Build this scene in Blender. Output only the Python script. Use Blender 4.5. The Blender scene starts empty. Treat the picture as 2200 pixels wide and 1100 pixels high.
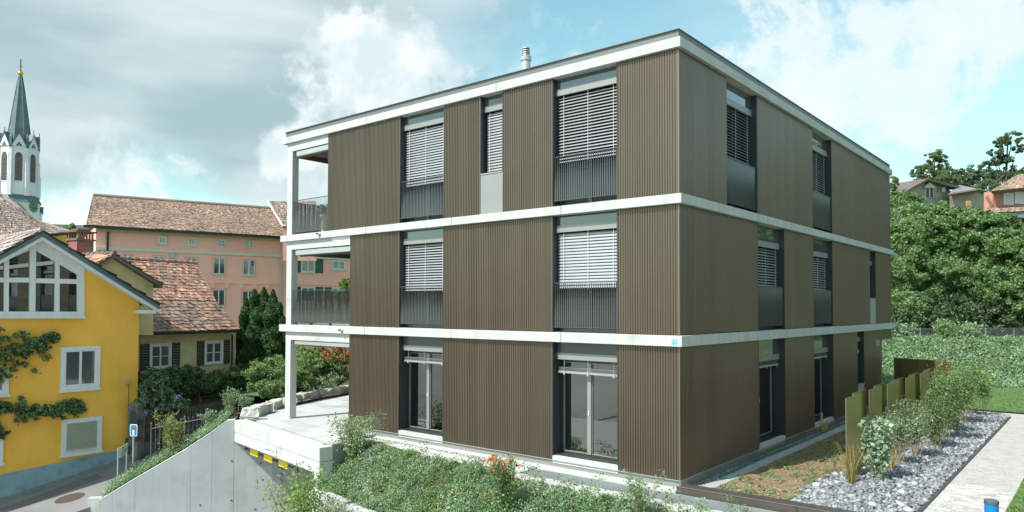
import bpy, math, random
import numpy as np
from mathutils import Vector, Matrix

random.seed(7)
rng = np.random.default_rng(7)
sc = bpy.context.scene
COL = sc.collection

# ------------------------------------------------------------------ camera
CAM = np.array([6.8318, -13.6287, 3.5532])
FPX, PPX, PPY = 1560.68, 1100.0, 617.364
YAW, PIT, ROLL = map(math.radians, (-39.595, 1.6318, 0.1443))
_F = np.array([math.sin(YAW)*math.cos(PIT), math.cos(YAW)*math.cos(PIT), math.sin(PIT)])
_R0 = np.array([math.cos(YAW), -math.sin(YAW), 0.0])
_U0 = np.cross(_R0, _F)
_R = _R0*math.cos(ROLL)+_U0*math.sin(ROLL)
_U = _U0*math.cos(ROLL)-_R0*math.sin(ROLL)
cd = bpy.data.cameras.new('camera'); cam = bpy.data.objects.new('camera', cd); COL.objects.link(cam)
cd.sensor_width = 36; cd.lens = FPX/2200*36; cd.shift_y = (PPY-550)/2200; cd.clip_end = 3000; cd.clip_start = .1
cam.matrix_world = Matrix(((_R[0], _U[0], -_F[0], CAM[0]), (_R[1], _U[1], -_F[1], CAM[1]), (_R[2], _U[2], -_F[2], CAM[2]), (0, 0, 0, 1)))
sc.camera = cam

def ray(px, py):
    return _F*FPX + _R*(px-PPX) - _U*(py-PPY)
def on_z(z, px, py):
    d = ray(px, py); return CAM+d*((z-CAM[2])/d[2])
def dep(D, px, py):
    d = ray(px, py); h = np.array([math.sin(YAW), math.cos(YAW), 0]); return CAM+d*(D/(d@h))
def on_v(P0, az, px, py):
    a = math.radians(az); n = np.array([math.cos(a), -math.sin(a), 0]); d = ray(px, py)
    return CAM+d*(((np.array([P0[0], P0[1], 0])-CAM)@n)/(d@n))

# ------------------------------------------------------------------ sun, sky, exposure
SUN_AZ, SUN_EL = math.radians(195), math.radians(50)     # direction the sun stands in, clockwise from +y
s = np.array([math.sin(SUN_AZ)*math.cos(SUN_EL), math.cos(SUN_AZ)*math.cos(SUN_EL), math.sin(SUN_EL)])
sl = bpy.data.lights.new('sun', 'SUN'); sl.energy = 3.8; sl.angle = math.radians(.5); sl.color = (1, .965, .91)
so = bpy.data.objects.new('sun', sl); COL.objects.link(so)
so.rotation_euler = Vector(s).to_track_quat('Z', 'Y').to_euler(); so.location = (-20, -40, 60)
sc.view_settings.view_transform = 'Standard'; sc.view_settings.look = 'None'
sc.view_settings.gamma = 1; sc.view_settings.exposure = 0.70; sc.view_settings.use_curve_mapping = False

W = bpy.data.worlds.new('World'); sc.world = W; W.use_nodes = True
nt = W.node_tree; nt.nodes.clear()
def nd(t, **k):
    n = nt.nodes.new(t)
    for a, b in k.items(): setattr(n, a, b)
    return n
def lk(a, b): nt.links.new(a, b)
def mth(op, a, b=None, clamp=False):
    n = nd('ShaderNodeMath', operation=op, use_clamp=clamp)
    for i, v in enumerate((a, b)):
        if v is None: continue
        if isinstance(v, (int, float)): n.inputs[i].default_value = v
        else: lk(v, n.inputs[i])
    return n.outputs[0]
def maprange(v, a, b, c=0, d=1):
    n = nd('ShaderNodeMapRange', interpolation_type='SMOOTHSTEP'); lk(v, n.inputs[0])
    for i, x in enumerate((a, b, c, d)): n.inputs[i+1].default_value = x
    return n.outputs[0]
def wmix(f, a, b):
    n = nd('ShaderNodeMix', data_type='RGBA')
    if isinstance(f, (int, float)): n.inputs[0].default_value = f
    else: lk(f, n.inputs[0])
    for i, v in ((6, a), (7, b)):
        if isinstance(v, tuple): n.inputs[i].default_value = (*v, 1)
        else: lk(v, n.inputs[i])
    return n.outputs[2]
sky = nd('ShaderNodeTexSky', sky_type='NISHITA', sun_disc=False, sun_elevation=SUN_EL, sun_rotation=SUN_AZ, altitude=450, air_density=1.0, dust_density=1.2, ozone_density=1.0)
tint = nd('ShaderNodeMix', data_type='RGBA', blend_type='MULTIPLY'); tint.inputs[0].default_value = 1
lk(sky.outputs[0], tint.inputs[6]); tint.inputs[7].default_value = (1.85, 2.35, 1.75, 1)
tc = nd('ShaderNodeTexCoord'); nrm = nd('ShaderNodeVectorMath', operation='NORMALIZE'); lk(tc.outputs['Generated'], nrm.inputs[0])
sep = nd('ShaderNodeSeparateXYZ'); lk(nrm.outputs[0], sep.inputs[0])
zz = mth('ADD', mth('MAXIMUM', sep.outputs[2], 0.0), .16)
cmb = nd('ShaderNodeCombineXYZ'); lk(mth('DIVIDE', sep.outputs[0], zz), cmb.inputs[0]); lk(mth('DIVIDE', sep.outputs[1], zz), cmb.inputs[1]); cmb.inputs[2].default_value = 3.7
def noise(vec, scale, detail=6, rough=.55, dist=0.0):
    n = nd('ShaderNodeTexNoise'); lk(vec, n.inputs['Vector']); n.inputs['Scale'].default_value = scale
    n.inputs['Detail'].default_value = detail; n.inputs['Roughness'].default_value = rough; n.inputs['Distortion'].default_value = dist
    return n.outputs['Fac']
n_big = noise(cmb.outputs[0], .75, 8, .56, .25)
n_cum = noise(nrm.outputs[0], 8.5, 14, .62, .15)
n_wis = noise(cmb.outputs[0], 2.6, 9, .62, .5)
def spot(px, py, r0, r1, sx=1.0):
    """soft mask round the direction seen at px,py (angles measured on the unit sphere)"""
    d = ray(px, py); d = d/np.linalg.norm(d)
    v = nd('ShaderNodeVectorMath', operation='SUBTRACT'); lk(nrm.outputs[0], v.inputs[0]); v.inputs[1].default_value = tuple(d)
    m = nd('ShaderNodeVectorMath', operation='MULTIPLY'); lk(v.outputs[0], m.inputs[0]); m.inputs[1].default_value = (1, 1, sx)
    l = nd('ShaderNodeVectorMath', operation='LENGTH'); lk(m.outputs[0], l.inputs[0])
    return maprange(l.outputs['Value'], r0, r1, 1, 0)
def mx(*a):
    o = a[0]
    for b in a[1:]: o = mth('MAXIMUM', o, b)
    return o
# a broken layer everywhere, long streaks and puffs within it
layer = maprange(n_big, .40, .62)
puff = noise(nrm.outputs[0], 5.6, 13, .62, .3)
puffm = maprange(puff, .45, .62)
clear = mx(spot(1060, 90, .03, .20, 2.0), mth('MULTIPLY', spot(1300, 20, .03, .16, 2.0), .6), mth('MULTIPLY', spot(330, 400, .02, .12, 1.6), .8))
deck = mx(spot(240, 90, .16, .42, 1.7), spot(520, 220, .12, .33, 2.0), spot(800, 20, .10, .26, 1.7), spot(60, 20, .1, .4, 1.5))
bank = mx(spot(190, 450, .0, .12, 1.2), spot(820, 200, .0, .19, 1.0), spot(700, 330, .0, .13, 1.6), spot(320, 450, .0, .06, 1.5))
veil = mx(spot(1750, 80, .10, .42, 1.4), spot(2080, 230, .10, .42, 1.2), spot(1340, 60, .02, .10, 1.2), spot(1960, 380, .02, .2, 1.5), spot(60, 270, .05, .13, 2.), spot(420, 370, .05, .22, 2.2), spot(1080, 150, .0, .10, 2.6))
smp = nd('ShaderNodeMapping'); lk(nrm.outputs[0], smp.inputs[0]); smp.inputs['Rotation'].default_value = (0, math.radians(14), math.radians(-39)); smp.inputs['Scale'].default_value = (1.0, 1.0, 3.4)
strk = noise(smp.outputs[0], 2.1, 7, .5, .25)
deckm = maprange(mth('ADD', deck, mth('MULTIPLY', mth('SUBTRACT', strk, .5), 1.3)), .12, .62)
bankm = maprange(mth('ADD', mth('MULTIPLY', bank, 1.0), mth('MULTIPLY', mth('SUBTRACT', n_cum, .5), 3.2)), .34, .82)
veilm = mth('MULTIPLY', maprange(mth('ADD', mth('MULTIPLY', veil, .38), mth('MULTIPLY', mth('SUBTRACT', puff, .5), 4.6)), .10, .50), mth('SUBTRACT', .93, mth('MULTIPLY', clear, .8)))
inv = mth('SUBTRACT', 1.0, clear)
base = mth('MULTIPLY', mx(mth('MULTIPLY', layer, .55), mth('MULTIPLY', puffm, .7)), inv)
white = (8.3, 8.8, 8.9); pale = (7.0, 8.0, 8.2)
c0 = wmix(mth('MULTIPLY', base, .55), tint.outputs[2], pale)
c1 = wmix(veilm, c0, wmix(maprange(puff, .5, .72), (6.9, 7.9, 8.2), (8.2, 8.7, 8.8)))
shade = wmix(maprange(strk, .40, .66), (3.3, 4.5, 4.9), (6.1, 6.95, 7.1))
c2 = wmix(mth('MULTIPLY', deckm, mth('SUBTRACT', .93, mth('MULTIPLY', clear, .6))), c1, shade)
bsh = wmix(maprange(noise(nrm.outputs[0], 13.0, 8, .6), .38, .62), (6.2, 7.3, 7.6), white)
c3 = wmix(mth('MULTIPLY', bankm, .93), c2, bsh)
hz = maprange(sep.outputs[2], .0, .16, .45, 0)
c4 = wmix(hz, c3, (5.8, 7.5, 7.9))
bg = nd('ShaderNodeBackground'); bg.inputs[1].default_value = .077; lk(c4, bg.inputs[0])
wo = nd('ShaderNodeOutputWorld'); lk(bg.outputs[0], wo.inputs[0])

# ------------------------------------------------------------------ materials
class NT:
    def __init__(s, m): s.t = m.node_tree
    def n(s, t, **k):
        x = s.t.nodes.new(t)
        for a, b in k.items(): setattr(x, a, b)
        return x
    def l(s, a, b): s.t.links.new(a, b)
MATS = {}
def mat(name, col, rough=.8, metal=0.0, var=.12, vs=1.5, bump=0.0, bs=40, streak=0.0, col2=None, c2s=3.0, c2t=(.5, .65), tone=False, spec=.5, zsteps=None, wstep=0.0, coat=0):
    if name in MATS: return MATS[name]
    m = bpy.data.materials.new(name); m.use_nodes = True; k = NT(m)
    b = m.node_tree.nodes['Principled BSDF']
    geo = k.n('ShaderNodeNewGeometry'); pos = geo.outputs['Position']
    nz = k.n('ShaderNodeTexNoise'); nz.inputs['Scale'].default_value = vs; nz.inputs['Detail'].default_value = 7; nz.inputs['Roughness'].default_value = .6; k.l(pos, nz.inputs['Vector'])
    mr = k.n('ShaderNodeMapRange'); k.l(nz.outputs['Fac'], mr.inputs[0])
    for i, v in enumerate((.25, .75, 1-var, 1+var)): mr.inputs[i+1].default_value = v
    fac = mr.outputs[0]
    def mul(a, bb):
        x = k.n('ShaderNodeMath', operation='MULTIPLY'); k.l(a, x.inputs[0]); k.l(bb, x.inputs[1]); return x.outputs[0]
    if streak:
        mp = k.n('ShaderNodeMapping'); mp.inputs['Scale'].default_value = (6, 6, .35); k.l(pos, mp.inputs[0])
        n2 = k.n('ShaderNodeTexNoise'); n2.inputs['Scale'].default_value = 1.2; n2.inputs['Detail'].default_value = 5; k.l(mp.outputs[0], n2.inputs['Vector'])
        m2 = k.n('ShaderNodeMapRange'); k.l(n2.outputs['Fac'], m2.inputs[0])
        for i, v in enumerate((.35, .75, 1.0+streak*.25, 1-streak)): m2.inputs[i+1].default_value = v
        fac = mul(fac, m2.outputs[0])
    if wstep:
        sx = k.n('ShaderNodeSeparateXYZ'); k.l(pos, sx.inputs[0])
        ad = k.n('ShaderNodeMath', operation='ADD'); k.l(sx.outputs[0], ad.inputs[0]); k.l(sx.outputs[1], ad.inputs[1])
        dv = k.n('ShaderNodeMath', operation='MULTIPLY'); k.l(ad.outputs[0], dv.inputs[0]); dv.inputs[1].default_value = 1/.348
        fl = k.n('ShaderNodeMath', operation='FLOOR'); k.l(dv.outputs[0], fl.inputs[0])
        wn = k.n('ShaderNodeTexWhiteNoise', noise_dimensions='1D'); k.l(fl.outputs[0], wn.inputs['W'])
        m3 = k.n('ShaderNodeMapRange'); k.l(wn.outputs['Value'], m3.inputs[0]); m3.inputs[3].default_value = 1-wstep; m3.inputs[4].default_value = 1+wstep
        fac = mul(fac, m3.outputs[0])
    if tone:
        at = k.n('ShaderNodeAttribute', attribute_name='tone'); 
        fac = mul(fac, at.outputs['Fac'])
    rgb = k.n('ShaderNodeRGB'); rgb.outputs[0].default_value = (*col, 1); src = rgb.outputs[0]
    if col2:
        n4 = k.n('ShaderNodeTexNoise'); n4.inputs['Scale'].default_value = c2s; n4.inputs['Detail'].default_value = 5; k.l(pos, n4.inputs['Vector'])
        m4 = k.n('ShaderNodeMapRange'); k.l(n4.outputs['Fac'], m4.inputs[0]); m4.inputs[1].default_value = c2t[0]; m4.inputs[2].default_value = c2t[1]
        mxx = k.n('ShaderNodeMix', data_type='RGBA'); k.l(m4.outputs[0], mxx.inputs[0]); k.l(src, mxx.inputs[6]); mxx.inputs[7].default_value = (*col2, 1); src = mxx.outputs[2]
    vm = k.n('ShaderNodeVectorMath', operation='SCALE'); k.l(src, vm.inputs[0]); k.l(fac, vm.inputs['Scale'])
    k.l(vm.outputs[0], b.inputs['Base Color'])
    b.inputs['Roughness'].default_value = rough; b.inputs['Metallic'].default_value = metal
    b.inputs['Specular IOR Level'].default_value = spec
    if coat: b.inputs['Coat Weight'].default_value = coat
    if bump:
        n5 = k.n('ShaderNodeTexNoise'); n5.inputs['Scale'].default_value = bs; n5.inputs['Detail'].default_value = 4; k.l(pos, n5.inputs['Vector'])
        bp = k.n('ShaderNodeBump'); bp.inputs['Strength'].default_value = bump; bp.inputs['Distance'].default_value = .02; k.l(n5.outputs['Fac'], bp.inputs['Height']); k.l(bp.outputs[0], b.inputs['Normal'])
    MATS[name] = m; return m
def leafmat(name, col, col2=None, trans=.3, rough=.55):
    if name in MATS: return MATS[name]
    m = mat(name, col, rough=rough, var=.25, vs=1.1, tone=True, col2=col2, c2s=.9, c2t=(.42, .62), spec=.35)
    k = NT(m); b = m.node_tree.nodes['Principled BSDF']; out = m.node_tree.nodes['Material Output']
    tr = k.n('ShaderNodeBsdfTranslucent'); src = b.inputs['Base Color'].links[0].from_socket
    sc2 = k.n('ShaderNodeVectorMath', operation='MULTIPLY'); k.l(src, sc2.inputs[0]); sc2.inputs[1].default_value = (1.5, 1.7, .8); k.l(sc2.outputs[0], tr.inputs[0])
    mx_ = k.n('ShaderNodeMixShader'); mx_.inputs[0].default_value = trans; k.l(b.outputs[0], mx_.inputs[1]); k.l(tr.outputs[0], mx_.inputs[2]); k.l(mx_.outputs[0], out.inputs[0])
    return m
def glassmat(name, tintc=(.55, .62, .6), refl=.9, base=.25):
    if name in MATS: return MATS[name]
    m = bpy.data.materials.new(name); m.use_nodes = True; k = NT(m); m.node_tree.nodes.clear()
    gl = k.n('ShaderNodeBsdfGlossy'); gl.inputs['Roughness'].default_value = .01; gl.inputs[0].default_value = (refl, refl, refl, 1)
    tp = k.n('ShaderNodeBsdfTransparent'); tp.inputs[0].default_value = (*tintc, 1)
    fr = k.n('ShaderNodeFresnel'); fr.inputs[0].default_value = 1.5
    mr = k.n('ShaderNodeMapRange'); k.l(fr.outputs[0], mr.inputs[0]); mr.inputs[1].default_value = 0; mr.inputs[2].default_value = 1; mr.inputs[3].default_value = base; mr.inputs[4].default_value = 1
    ms = k.n('ShaderNodeMixShader'); k.l(mr.outputs[0], ms.inputs[0]); k.l(tp.outputs[0], ms.inputs[1]); k.l(gl.outputs[0], ms.inputs[2])
    o = k.n('ShaderNodeOutputMaterial'); k.l(ms.outputs[0], o.inputs[0]); MATS[name] = m; return m

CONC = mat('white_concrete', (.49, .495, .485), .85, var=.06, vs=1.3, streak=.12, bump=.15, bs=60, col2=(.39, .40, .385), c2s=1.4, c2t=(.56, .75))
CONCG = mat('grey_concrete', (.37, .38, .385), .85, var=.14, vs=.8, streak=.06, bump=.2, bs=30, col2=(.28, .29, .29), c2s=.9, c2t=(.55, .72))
BRONZE = mat('bronze_anodised_cladding', (.172, .130, .100), .37, .76, var=.08, vs=.5, streak=.07, wstep=.06)
BRONZE_E = mat('bronze_edge_trim', (.30, .26, .18), .35, .7, var=.05)
ANTH = mat('anthracite_metal', (.05, .053, .058), .4, .4, var=.06)
DARKG = mat('dark_grey_panel', (.10, .11, .115), .3, .3, var=.05)
GREYM = mat('grey_metal_panel', (.30, .30, .29), .45, .35, var=.05)
LGREY = mat('light_grey_metal', (.42, .43, .43), .4, .3, var=.05)
ALU = mat('aluminium_slat', (.37, .385, .40), .35, .35, var=.05)
RAILM = mat('railing_metal', (.12, .123, .127), .3, .6, var=.05)
COPING = mat('coping_metal', (.17, .18, .18), .5, .3, var=.10, vs=.7)
GLASS = glassmat('window_glass', (.5, .58, .56), .85, .22)
TGLASS = mat('spandrel_glass', (.065, .08, .085), .06, 0, var=.04, spec=1.0, coat=1)
DGLASS = mat('dark_pane', (.025, .03, .03), .05, 0, var=.03, spec=.35)
INTW = mat('interior_wall', (.45, .47, .45), .9)
INTD = mat('interior_dark', (.10, .10, .10), .9)
WHITE = mat('white_paint', (.72, .73, .72), .6, var=.06, vs=3, streak=.08)
CABLE = mat('cord_white', (.7, .72, .72), .5)
YELW = mat('yellow_render', (.90, .485, .075), .9, var=.11, vs=.8, bump=.35, bs=25, streak=.03, col2=(.82, .43, .06), c2s=.5)
BLUEB = mat('blue_grey_plinth', (.26, .37, .42), .85, var=.18, vs=2.0, col2=(.20, .28, .32), c2s=2.5, bump=.2)
CREAM = mat('ochre_render', (.66, .54, .28), .9, var=.10, vs=2, bump=.5, bs=18, col2=(.56, .45, .23), c2s=1.2)
PINK = mat('pink_render', (.94, .47, .385), .9, var=.05, vs=.25, streak=.03, col2=(.90, .44, .36), c2s=.3)
PALES = mat('pale_stone', (.62, .58, .50), .85, var=.1)
BROWNW = mat('dark_brown_wood', (.17, .145, .115), .8, var=.25, vs=3, streak=.25)
BLACKM = mat('black_gutter', (.03, .03, .03), .45, .3)
COPPER = mat('verdigris_sheet', (.10, .155, .165), .55, .2, var=.25, vs=1.2, streak=.2)
TILE = mat('clay_tile', (.40, .215, .155), .85, var=.25, vs=2.5, tone=True, col2=(.27, .19, .145), c2s=.8, c2t=(.45, .6), bump=.3, bs=40)
TILEB = mat('weathered_tile', (.37, .245, .185), .9, var=.22, vs=.6, tone=True, col2=(.29, .20, .155), c2s=.5, c2t=(.45, .6))
TILEP = mat('pale_glossy_tile', (.42, .34, .31), .5, var=.15, vs=2, tone=True)
TILED = mat('dark_roof_tile', (.24, .18, .155), .9, var=.25, vs=1, tone=True)
BRICKR = mat('red_chimney_render', (.32, .12, .10), .9, var=.3, vs=4, bump=.4, col2=(.2, .15, .13), c2s=3)
GREENSH = mat('green_shutter', (.01, .09, .065), .6)
DKSH = mat('dark_shutter', (.05, .05, .052), .7)
ASPH = mat('asphalt', (.21, .21, .205), .92, var=.18, vs=1.2, bump=.3, bs=80, col2=(.16, .16, .16), c2s=.6)
DRIVE = mat('drive_concrete', (.32, .32, .31), .9, var=.1)
SOIL = mat('garden_soil', (.21, .155, .08), .95, var=.3, vs=6, bump=.8, bs=30, col2=(.26, .19, .11), c2s=4)
SOILD = mat('dark_soil', (.07, .06, .04), .95, var=.3, vs=4)
PAVE = mat('light_paver', (.44, .43, .41), .85, var=.10, vs=3, tone=False, bump=.1)
PAVE2 = mat('pale_paver', (.385, .38, .365), .85, var=.12, vs=3)
TSLAB = mat('terrace_slab', (.46, .46, .455), .85, var=.07, vs=2, col2=(.38, .38, .375), c2s=1.1, c2t=(.6, .7))
TSLAB2 = mat('terrace_slab_grey', (.41, .41, .405), .85, var=.07, vs=2, col2=(.31, .31, .305), c2s=1.1, c2t=(.55, .66))
SLATE = mat('slate_stone', (.26, .275, .295), .8, var=.40, vs=5, tone=True, bump=.3, bs=40)
GRAV = mat('grey_gravel', (.27, .28, .29), .85, var=.3, vs=6, tone=True)
ROCKM = mat('limestone_block', (.50, .49, .44), .9, var=.2, vs=3, bump=1.0, bs=9, col2=(.36, .33, .25), c2s=2, c2t=(.5, .65))
BARK = mat('bark', (.12, .095, .07), .9, var=.3, vs=6)
TWIG = mat('pale_twig', (.34, .28, .18), .85, var=.2)
RUSTP = mat('bronze_screen_sheet', (.40, .335, .15), .34, .75, var=.22, vs=1.1, streak=.12, col2=(.38, .25, .08), c2s=1.2, c2t=(.60, .72))
STEEL = mat('galvanised_steel', (.45, .48, .50), .45, .5)
RED = mat('red_paint', (.55, .01, .03), .5)
SIGNB = mat('sign_blue', (.0, .22, .45), .45)
SIGNW = mat('sign_white', (.75, .77, .77), .5)
YEL = mat('yellow_plate', (.80, .58, .01), .5)
GOLD = mat('gold', (.75, .42, .06), .25, 1)
GRASSG = mat('lawn_turf', (.11, .19, .06), .95, var=.25, vs=2)
TOWN = mat('town_ground', (.24, .23, .21), .95, var=.2, vs=.1)
HILLG = mat('hillside_turf', (.07, .12, .05), .95, var=.3, vs=.3)

L_TREE = leafmat('leaf_tree', (0.2, 0.305, 0.14), (0.125, 0.21, 0.095), .35)
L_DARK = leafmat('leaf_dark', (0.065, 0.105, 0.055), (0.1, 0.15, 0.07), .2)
L_YEW = leafmat('leaf_yew', (0.05, 0.115, 0.04), (0.085, 0.16, 0.05), .12)
L_BANK = leafmat('leaf_bank', (0.2, 0.31, 0.175), (0.15, 0.25, 0.13), .28)
L_HEDGE = leafmat('leaf_hedge', (0.15, 0.25, 0.1), (0.18, 0.27, 0.11), .3)
L_SILV = leafmat('leaf_grey_green', (0.28, 0.36, 0.26), (0.2, 0.28, 0.18), .25)
L_OLIVE = leafmat('leaf_olive', (0.2, 0.27, 0.12), (0.15, 0.22, 0.09), .3)
L_LIME = leafmat('leaf_lime', (0.24, 0.32, 0.09), (0.18, 0.26, 0.09), .35)
L_RED = leafmat('leaf_red', (.30, .10, .06), (.25, .20, .07), .3)
L_ORNG = leafmat('petal_orange', (.80, .17, .05), None, .3)
L_LILAC = leafmat('petal_lilac', (.35, .30, .60), None, .3)
L_STRAW = leafmat('straw', (.42, .34, .14), (.25, .25, .09), .3)
L_GRASS = leafmat('grass_blade', (0.13, 0.22, 0.075), (0.17, 0.25, 0.085), .3)
L_HTREE = leafmat('leaf_hill_tree', (0.1, 0.14, 0.08), (0.13, 0.175, 0.09), .25)
L_HTREE2 = leafmat('leaf_hill_pale', (0.17, 0.2, 0.12), (0.13, 0.165, 0.1), .25)

# ------------------------------------------------------------------ mesh helpers
WPOS = {}          # world origin of each thing (all unrotated)
def link(o, parent=None, world=None):
    COL.objects.link(o)
    if parent is not None:
        o.parent = parent; o.matrix_parent_inverse = Matrix.Translation(-WPOS[parent.name])
    return o
class MB:
    def __init__(s): s.v = []; s.f = []; s.m = []; s.mats = []; s.cur = 0
    def use(s, m):
        if m not in s.mats: s.mats.append(m)
        s.cur = s.mats.index(m); return s
    def add(s, vs, fs):
        b = len(s.v); s.v += [tuple(map(float, p)) for p in vs]; s.f += [tuple(b+i for i in f) for f in fs]; s.m += [s.cur]*len(fs); return s
    def box8(s, p):
        return s.add(p, [(0, 3, 2, 1), (4, 5, 6, 7), (0, 1, 5, 4), (1, 2, 6, 5), (2, 3, 7, 6), (3, 0, 4, 7)])
    def box(s, x0, x1, y0, y1, z0, z1):
        x0, x1 = sorted((x0, x1)); y0, y1 = sorted((y0, y1)); z0, z1 = sorted((z0, z1))
        return s.box8([(x0, y0, z0), (x1, y0, z0), (x1, y1, z0), (x0, y1, z0), (x0, y0, z1), (x1, y0, z1), (x1, y1, z1), (x0, y1, z1)])
    def prism(s, poly, z0, z1, zf=None):
        """poly: xy list counter-clockwise; zf(x,y) optional top height"""
        n = len(poly)
        top = [(x, y, zf(x, y) if zf else z1) for x, y in poly]; bot = [(x, y, z0) for x, y in poly]
        return s.add(bot+top, [tuple(range(n-1, -1, -1)), tuple(range(n, 2*n))]+[(i, (i+1) % n, n+(i+1) % n, n+i) for i in range(n)])
    def tube(s, pts, rad, seg=8, cap=True):
        pts = [np.array(p, float) for p in pts]; n = len(pts)
        if not hasattr(rad, '__len__'): rad = [rad]*n
        vs = []
        for i, p in enumerate(pts):
            t = pts[min(i+1, n-1)]-pts[max(i-1, 0)]; t = t/(np.linalg.norm(t)+1e-9)
            a = np.cross(t, (0, 0, 1)) if abs(t[2]) < .95 else np.cross(t, (1, 0, 0)); a /= np.linalg.norm(a); b = np.cross(t, a)
            for k in range(seg):
                an = 2*math.pi*k/seg; vs.append(p+rad[i]*(math.cos(an)*a+math.sin(an)*b))
        fs = [(i*seg+k, i*seg+(k+1) % seg, (i+1)*seg+(k+1) % seg, (i+1)*seg+k) for i in range(n-1) for k in range(seg)]
        if cap: fs += [tuple(range(seg-1, -1, -1)), tuple((n-1)*seg+k for k in range(seg))]
        return s.add(vs, fs)
    def lathe(s, c, prof, seg=16, rot=0):
        vs = [(c[0]+r*math.cos(rot+2*math.pi*k/seg), c[1]+r*math.sin(rot+2*math.pi*k/seg), z) for r, z in prof for k in range(seg)]
        n = len(prof)
        return s.add(vs, [(i*seg+k, i*seg+(k+1) % seg, (i+1)*seg+(k+1) % seg, (i+1)*seg+k) for i in range(n-1) for k in range(seg)]+[tuple(range(seg-1, -1, -1)), tuple((n-1)*seg+k for k in range(seg))])
    def mesh(s, name, off=(0, 0, 0)):
        me = bpy.data.meshes.new(name); off = np.array(off)
        v = np.array(s.v)-off
        me.from_pydata(v.tolist(), [], s.f)
        for m in s.mats: me.materials.append(m)
        if len(s.mats) > 1: me.polygons.foreach_set('material_index', s.m)
        me.validate(); me.update(); return me
    def build(s, name, parent=None, kind=None, label=None, smooth=False, bevel=0):
        v = np.array(s.v); lo, hi = v.min(0), v.max(0); o_ = np.array([(lo[0]+hi[0])/2, (lo[1]+hi[1])/2, lo[2]])
        o = bpy.data.objects.new(name, s.mesh(name, o_)); o.location = o_; link(o, parent); WPOS[o.name] = Vector(o_)
        if kind: o['kind'] = kind
        if label: o['label'] = label
        if smooth:
            o.data.polygons.foreach_set('use_smooth', [True]*len(o.data.polygons))
        if bevel:
            bm = o.modifiers.new('bevel', 'BEVEL'); bm.width = bevel; bm.segments = 2; bm.limit_method = 'ANGLE'
        return o
def thing(name, label, cat, loc, group=None):
    o = bpy.data.objects.new(name, None); o.empty_display_size = .2; COL.objects.link(o); o.location = tuple(float(a) for a in loc); WPOS[o.name] = Vector(o.location)
    o['label'] = label; o['category'] = cat
    if group: o['group'] = group
    return o
def part_empty(name, parent, loc):
    o = bpy.data.objects.new(name, None); o.location = tuple(float(a) for a in loc); o.empty_display_size = .1; link(o, parent); WPOS[o.name] = Vector(o.location); return o
def tag(o, label, cat, group=None):
    o['label'] = label; o['category'] = cat
    if group: o['group'] = group
    return o
def inst(name, me, parent, M):
    o = bpy.data.objects.new(name, me); link(o, parent); o.matrix_basis = M; return o
def settone(me, vals):
    a = me.attributes.new('tone', 'FLOAT', 'FACE'); a.data.foreach_set('value', np.asarray(vals, np.float32))

class Fr:
    """facade frame: u along the wall, d outward, z up"""
    def __init__(s, O, u, n): s.O = np.array(O, float); s.u = np.array(u, float); s.n = np.array(n, float)
    def p(s, u, d, z): return (s.O[0]+s.u[0]*u+s.n[0]*d, s.O[1]+s.u[1]*u+s.n[1]*d, z)
    def box(s, mb, u0, u1, d0, d1, z0, z1):
        u0, u1 = sorted((u0, u1)); d0, d1 = sorted((d0, d1)); z0, z1 = sorted((z0, z1))
        q = [(u0, d0), (u1, d0), (u1, d1), (u0, d1)]
        if s.u[0]*s.n[1]-s.u[1]*s.n[0] < 0: q = q[::-1]
        return mb.box8([s.p(u, d, z0) for u, d in q]+[s.p(u, d, z1) for u, d in q])
    def M(s, u, d, z):
        x, y, zc = s.p(u, d, z)
        return Matrix(((s.u[0], s.n[0], 0, x), (s.u[1], s.n[1], 0, y), (0, 0, 1, zc), (0, 0, 0, 1)))
    def uz(s, px, py, d=0):
        """wall coordinates of a photographed point"""
        r = ray(px, py); O = s.O+np.array([*s.n[:2], 0])*d if len(s.n) == 2 else s.O
        n = np.array([s.n[0], s.n[1], 0.]); P = CAM+r*(((np.array([s.O[0], s.O[1], 0])+n*d-CAM)@n)/(r@n))
        return float((P[0]-s.O[0])*s.u[0]+(P[1]-s.O[1])*s.u[1]), float(P[2])
def frame_az(P0, az, flip=False):
    a = math.radians(az); u = (math.sin(a), math.cos(a)); n = (math.cos(a), -math.sin(a))
    if flip: n = (-n[0], -n[1])
    return Fr((P0[0], P0[1], 0), u, n)

# ------------------------------------------------------------------ foliage helpers
def leaf_mesh(name, P, size, mats, nbias=(0, 0, .6), aspect=.55, out=None, mi=None, tvar=.35):
    """one small folded-diamond leaf per point"""
    N = len(P); P = np.asarray(P, float)
    sz = size*(.6+.8*rng.random(N)) if not hasattr(size, '__len__') else np.asarray(size)
    n = rng.normal(size=(N, 3))+np.array(nbias)
    if out is not None: n += out
    n /= np.linalg.norm(n, axis=1)[:, None]+1e-9
    t = np.cross(n, rng.normal(size=(N, 3))); t /= np.linalg.norm(t, axis=1)[:, None]+1e-9
    b = np.cross(n, t)
    h = sz[:, None]
    V = np.stack([P-t*h*.5, P+b*h*aspect*.5-n*h*.08, P+t*h*.5, P-b*h*aspect*.5-n*h*.08], 1).reshape(-1, 3)
    me = bpy.data.meshes.new(name); me.vertices.add(4*N); me.vertices.foreach_set('co', V.ravel())
    me.loops.add(4*N); me.loops.foreach_set('vertex_index', np.arange(4*N, dtype=np.int32))
    me.polygons.add(N); me.polygons.foreach_set('loop_start', np.arange(0, 4*N, 4, dtype=np.int32)); me.polygons.foreach_set('loop_total', np.full(N, 4, np.int32))
    for m in mats: me.materials.append(m)
    if mi is not None: me.polygons.foreach_set('material_index', np.asarray(mi, np.int32))
    settone(me, 1+tvar*(rng.random(N)*2-1)); me.update(calc_edges=True); return me
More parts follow.
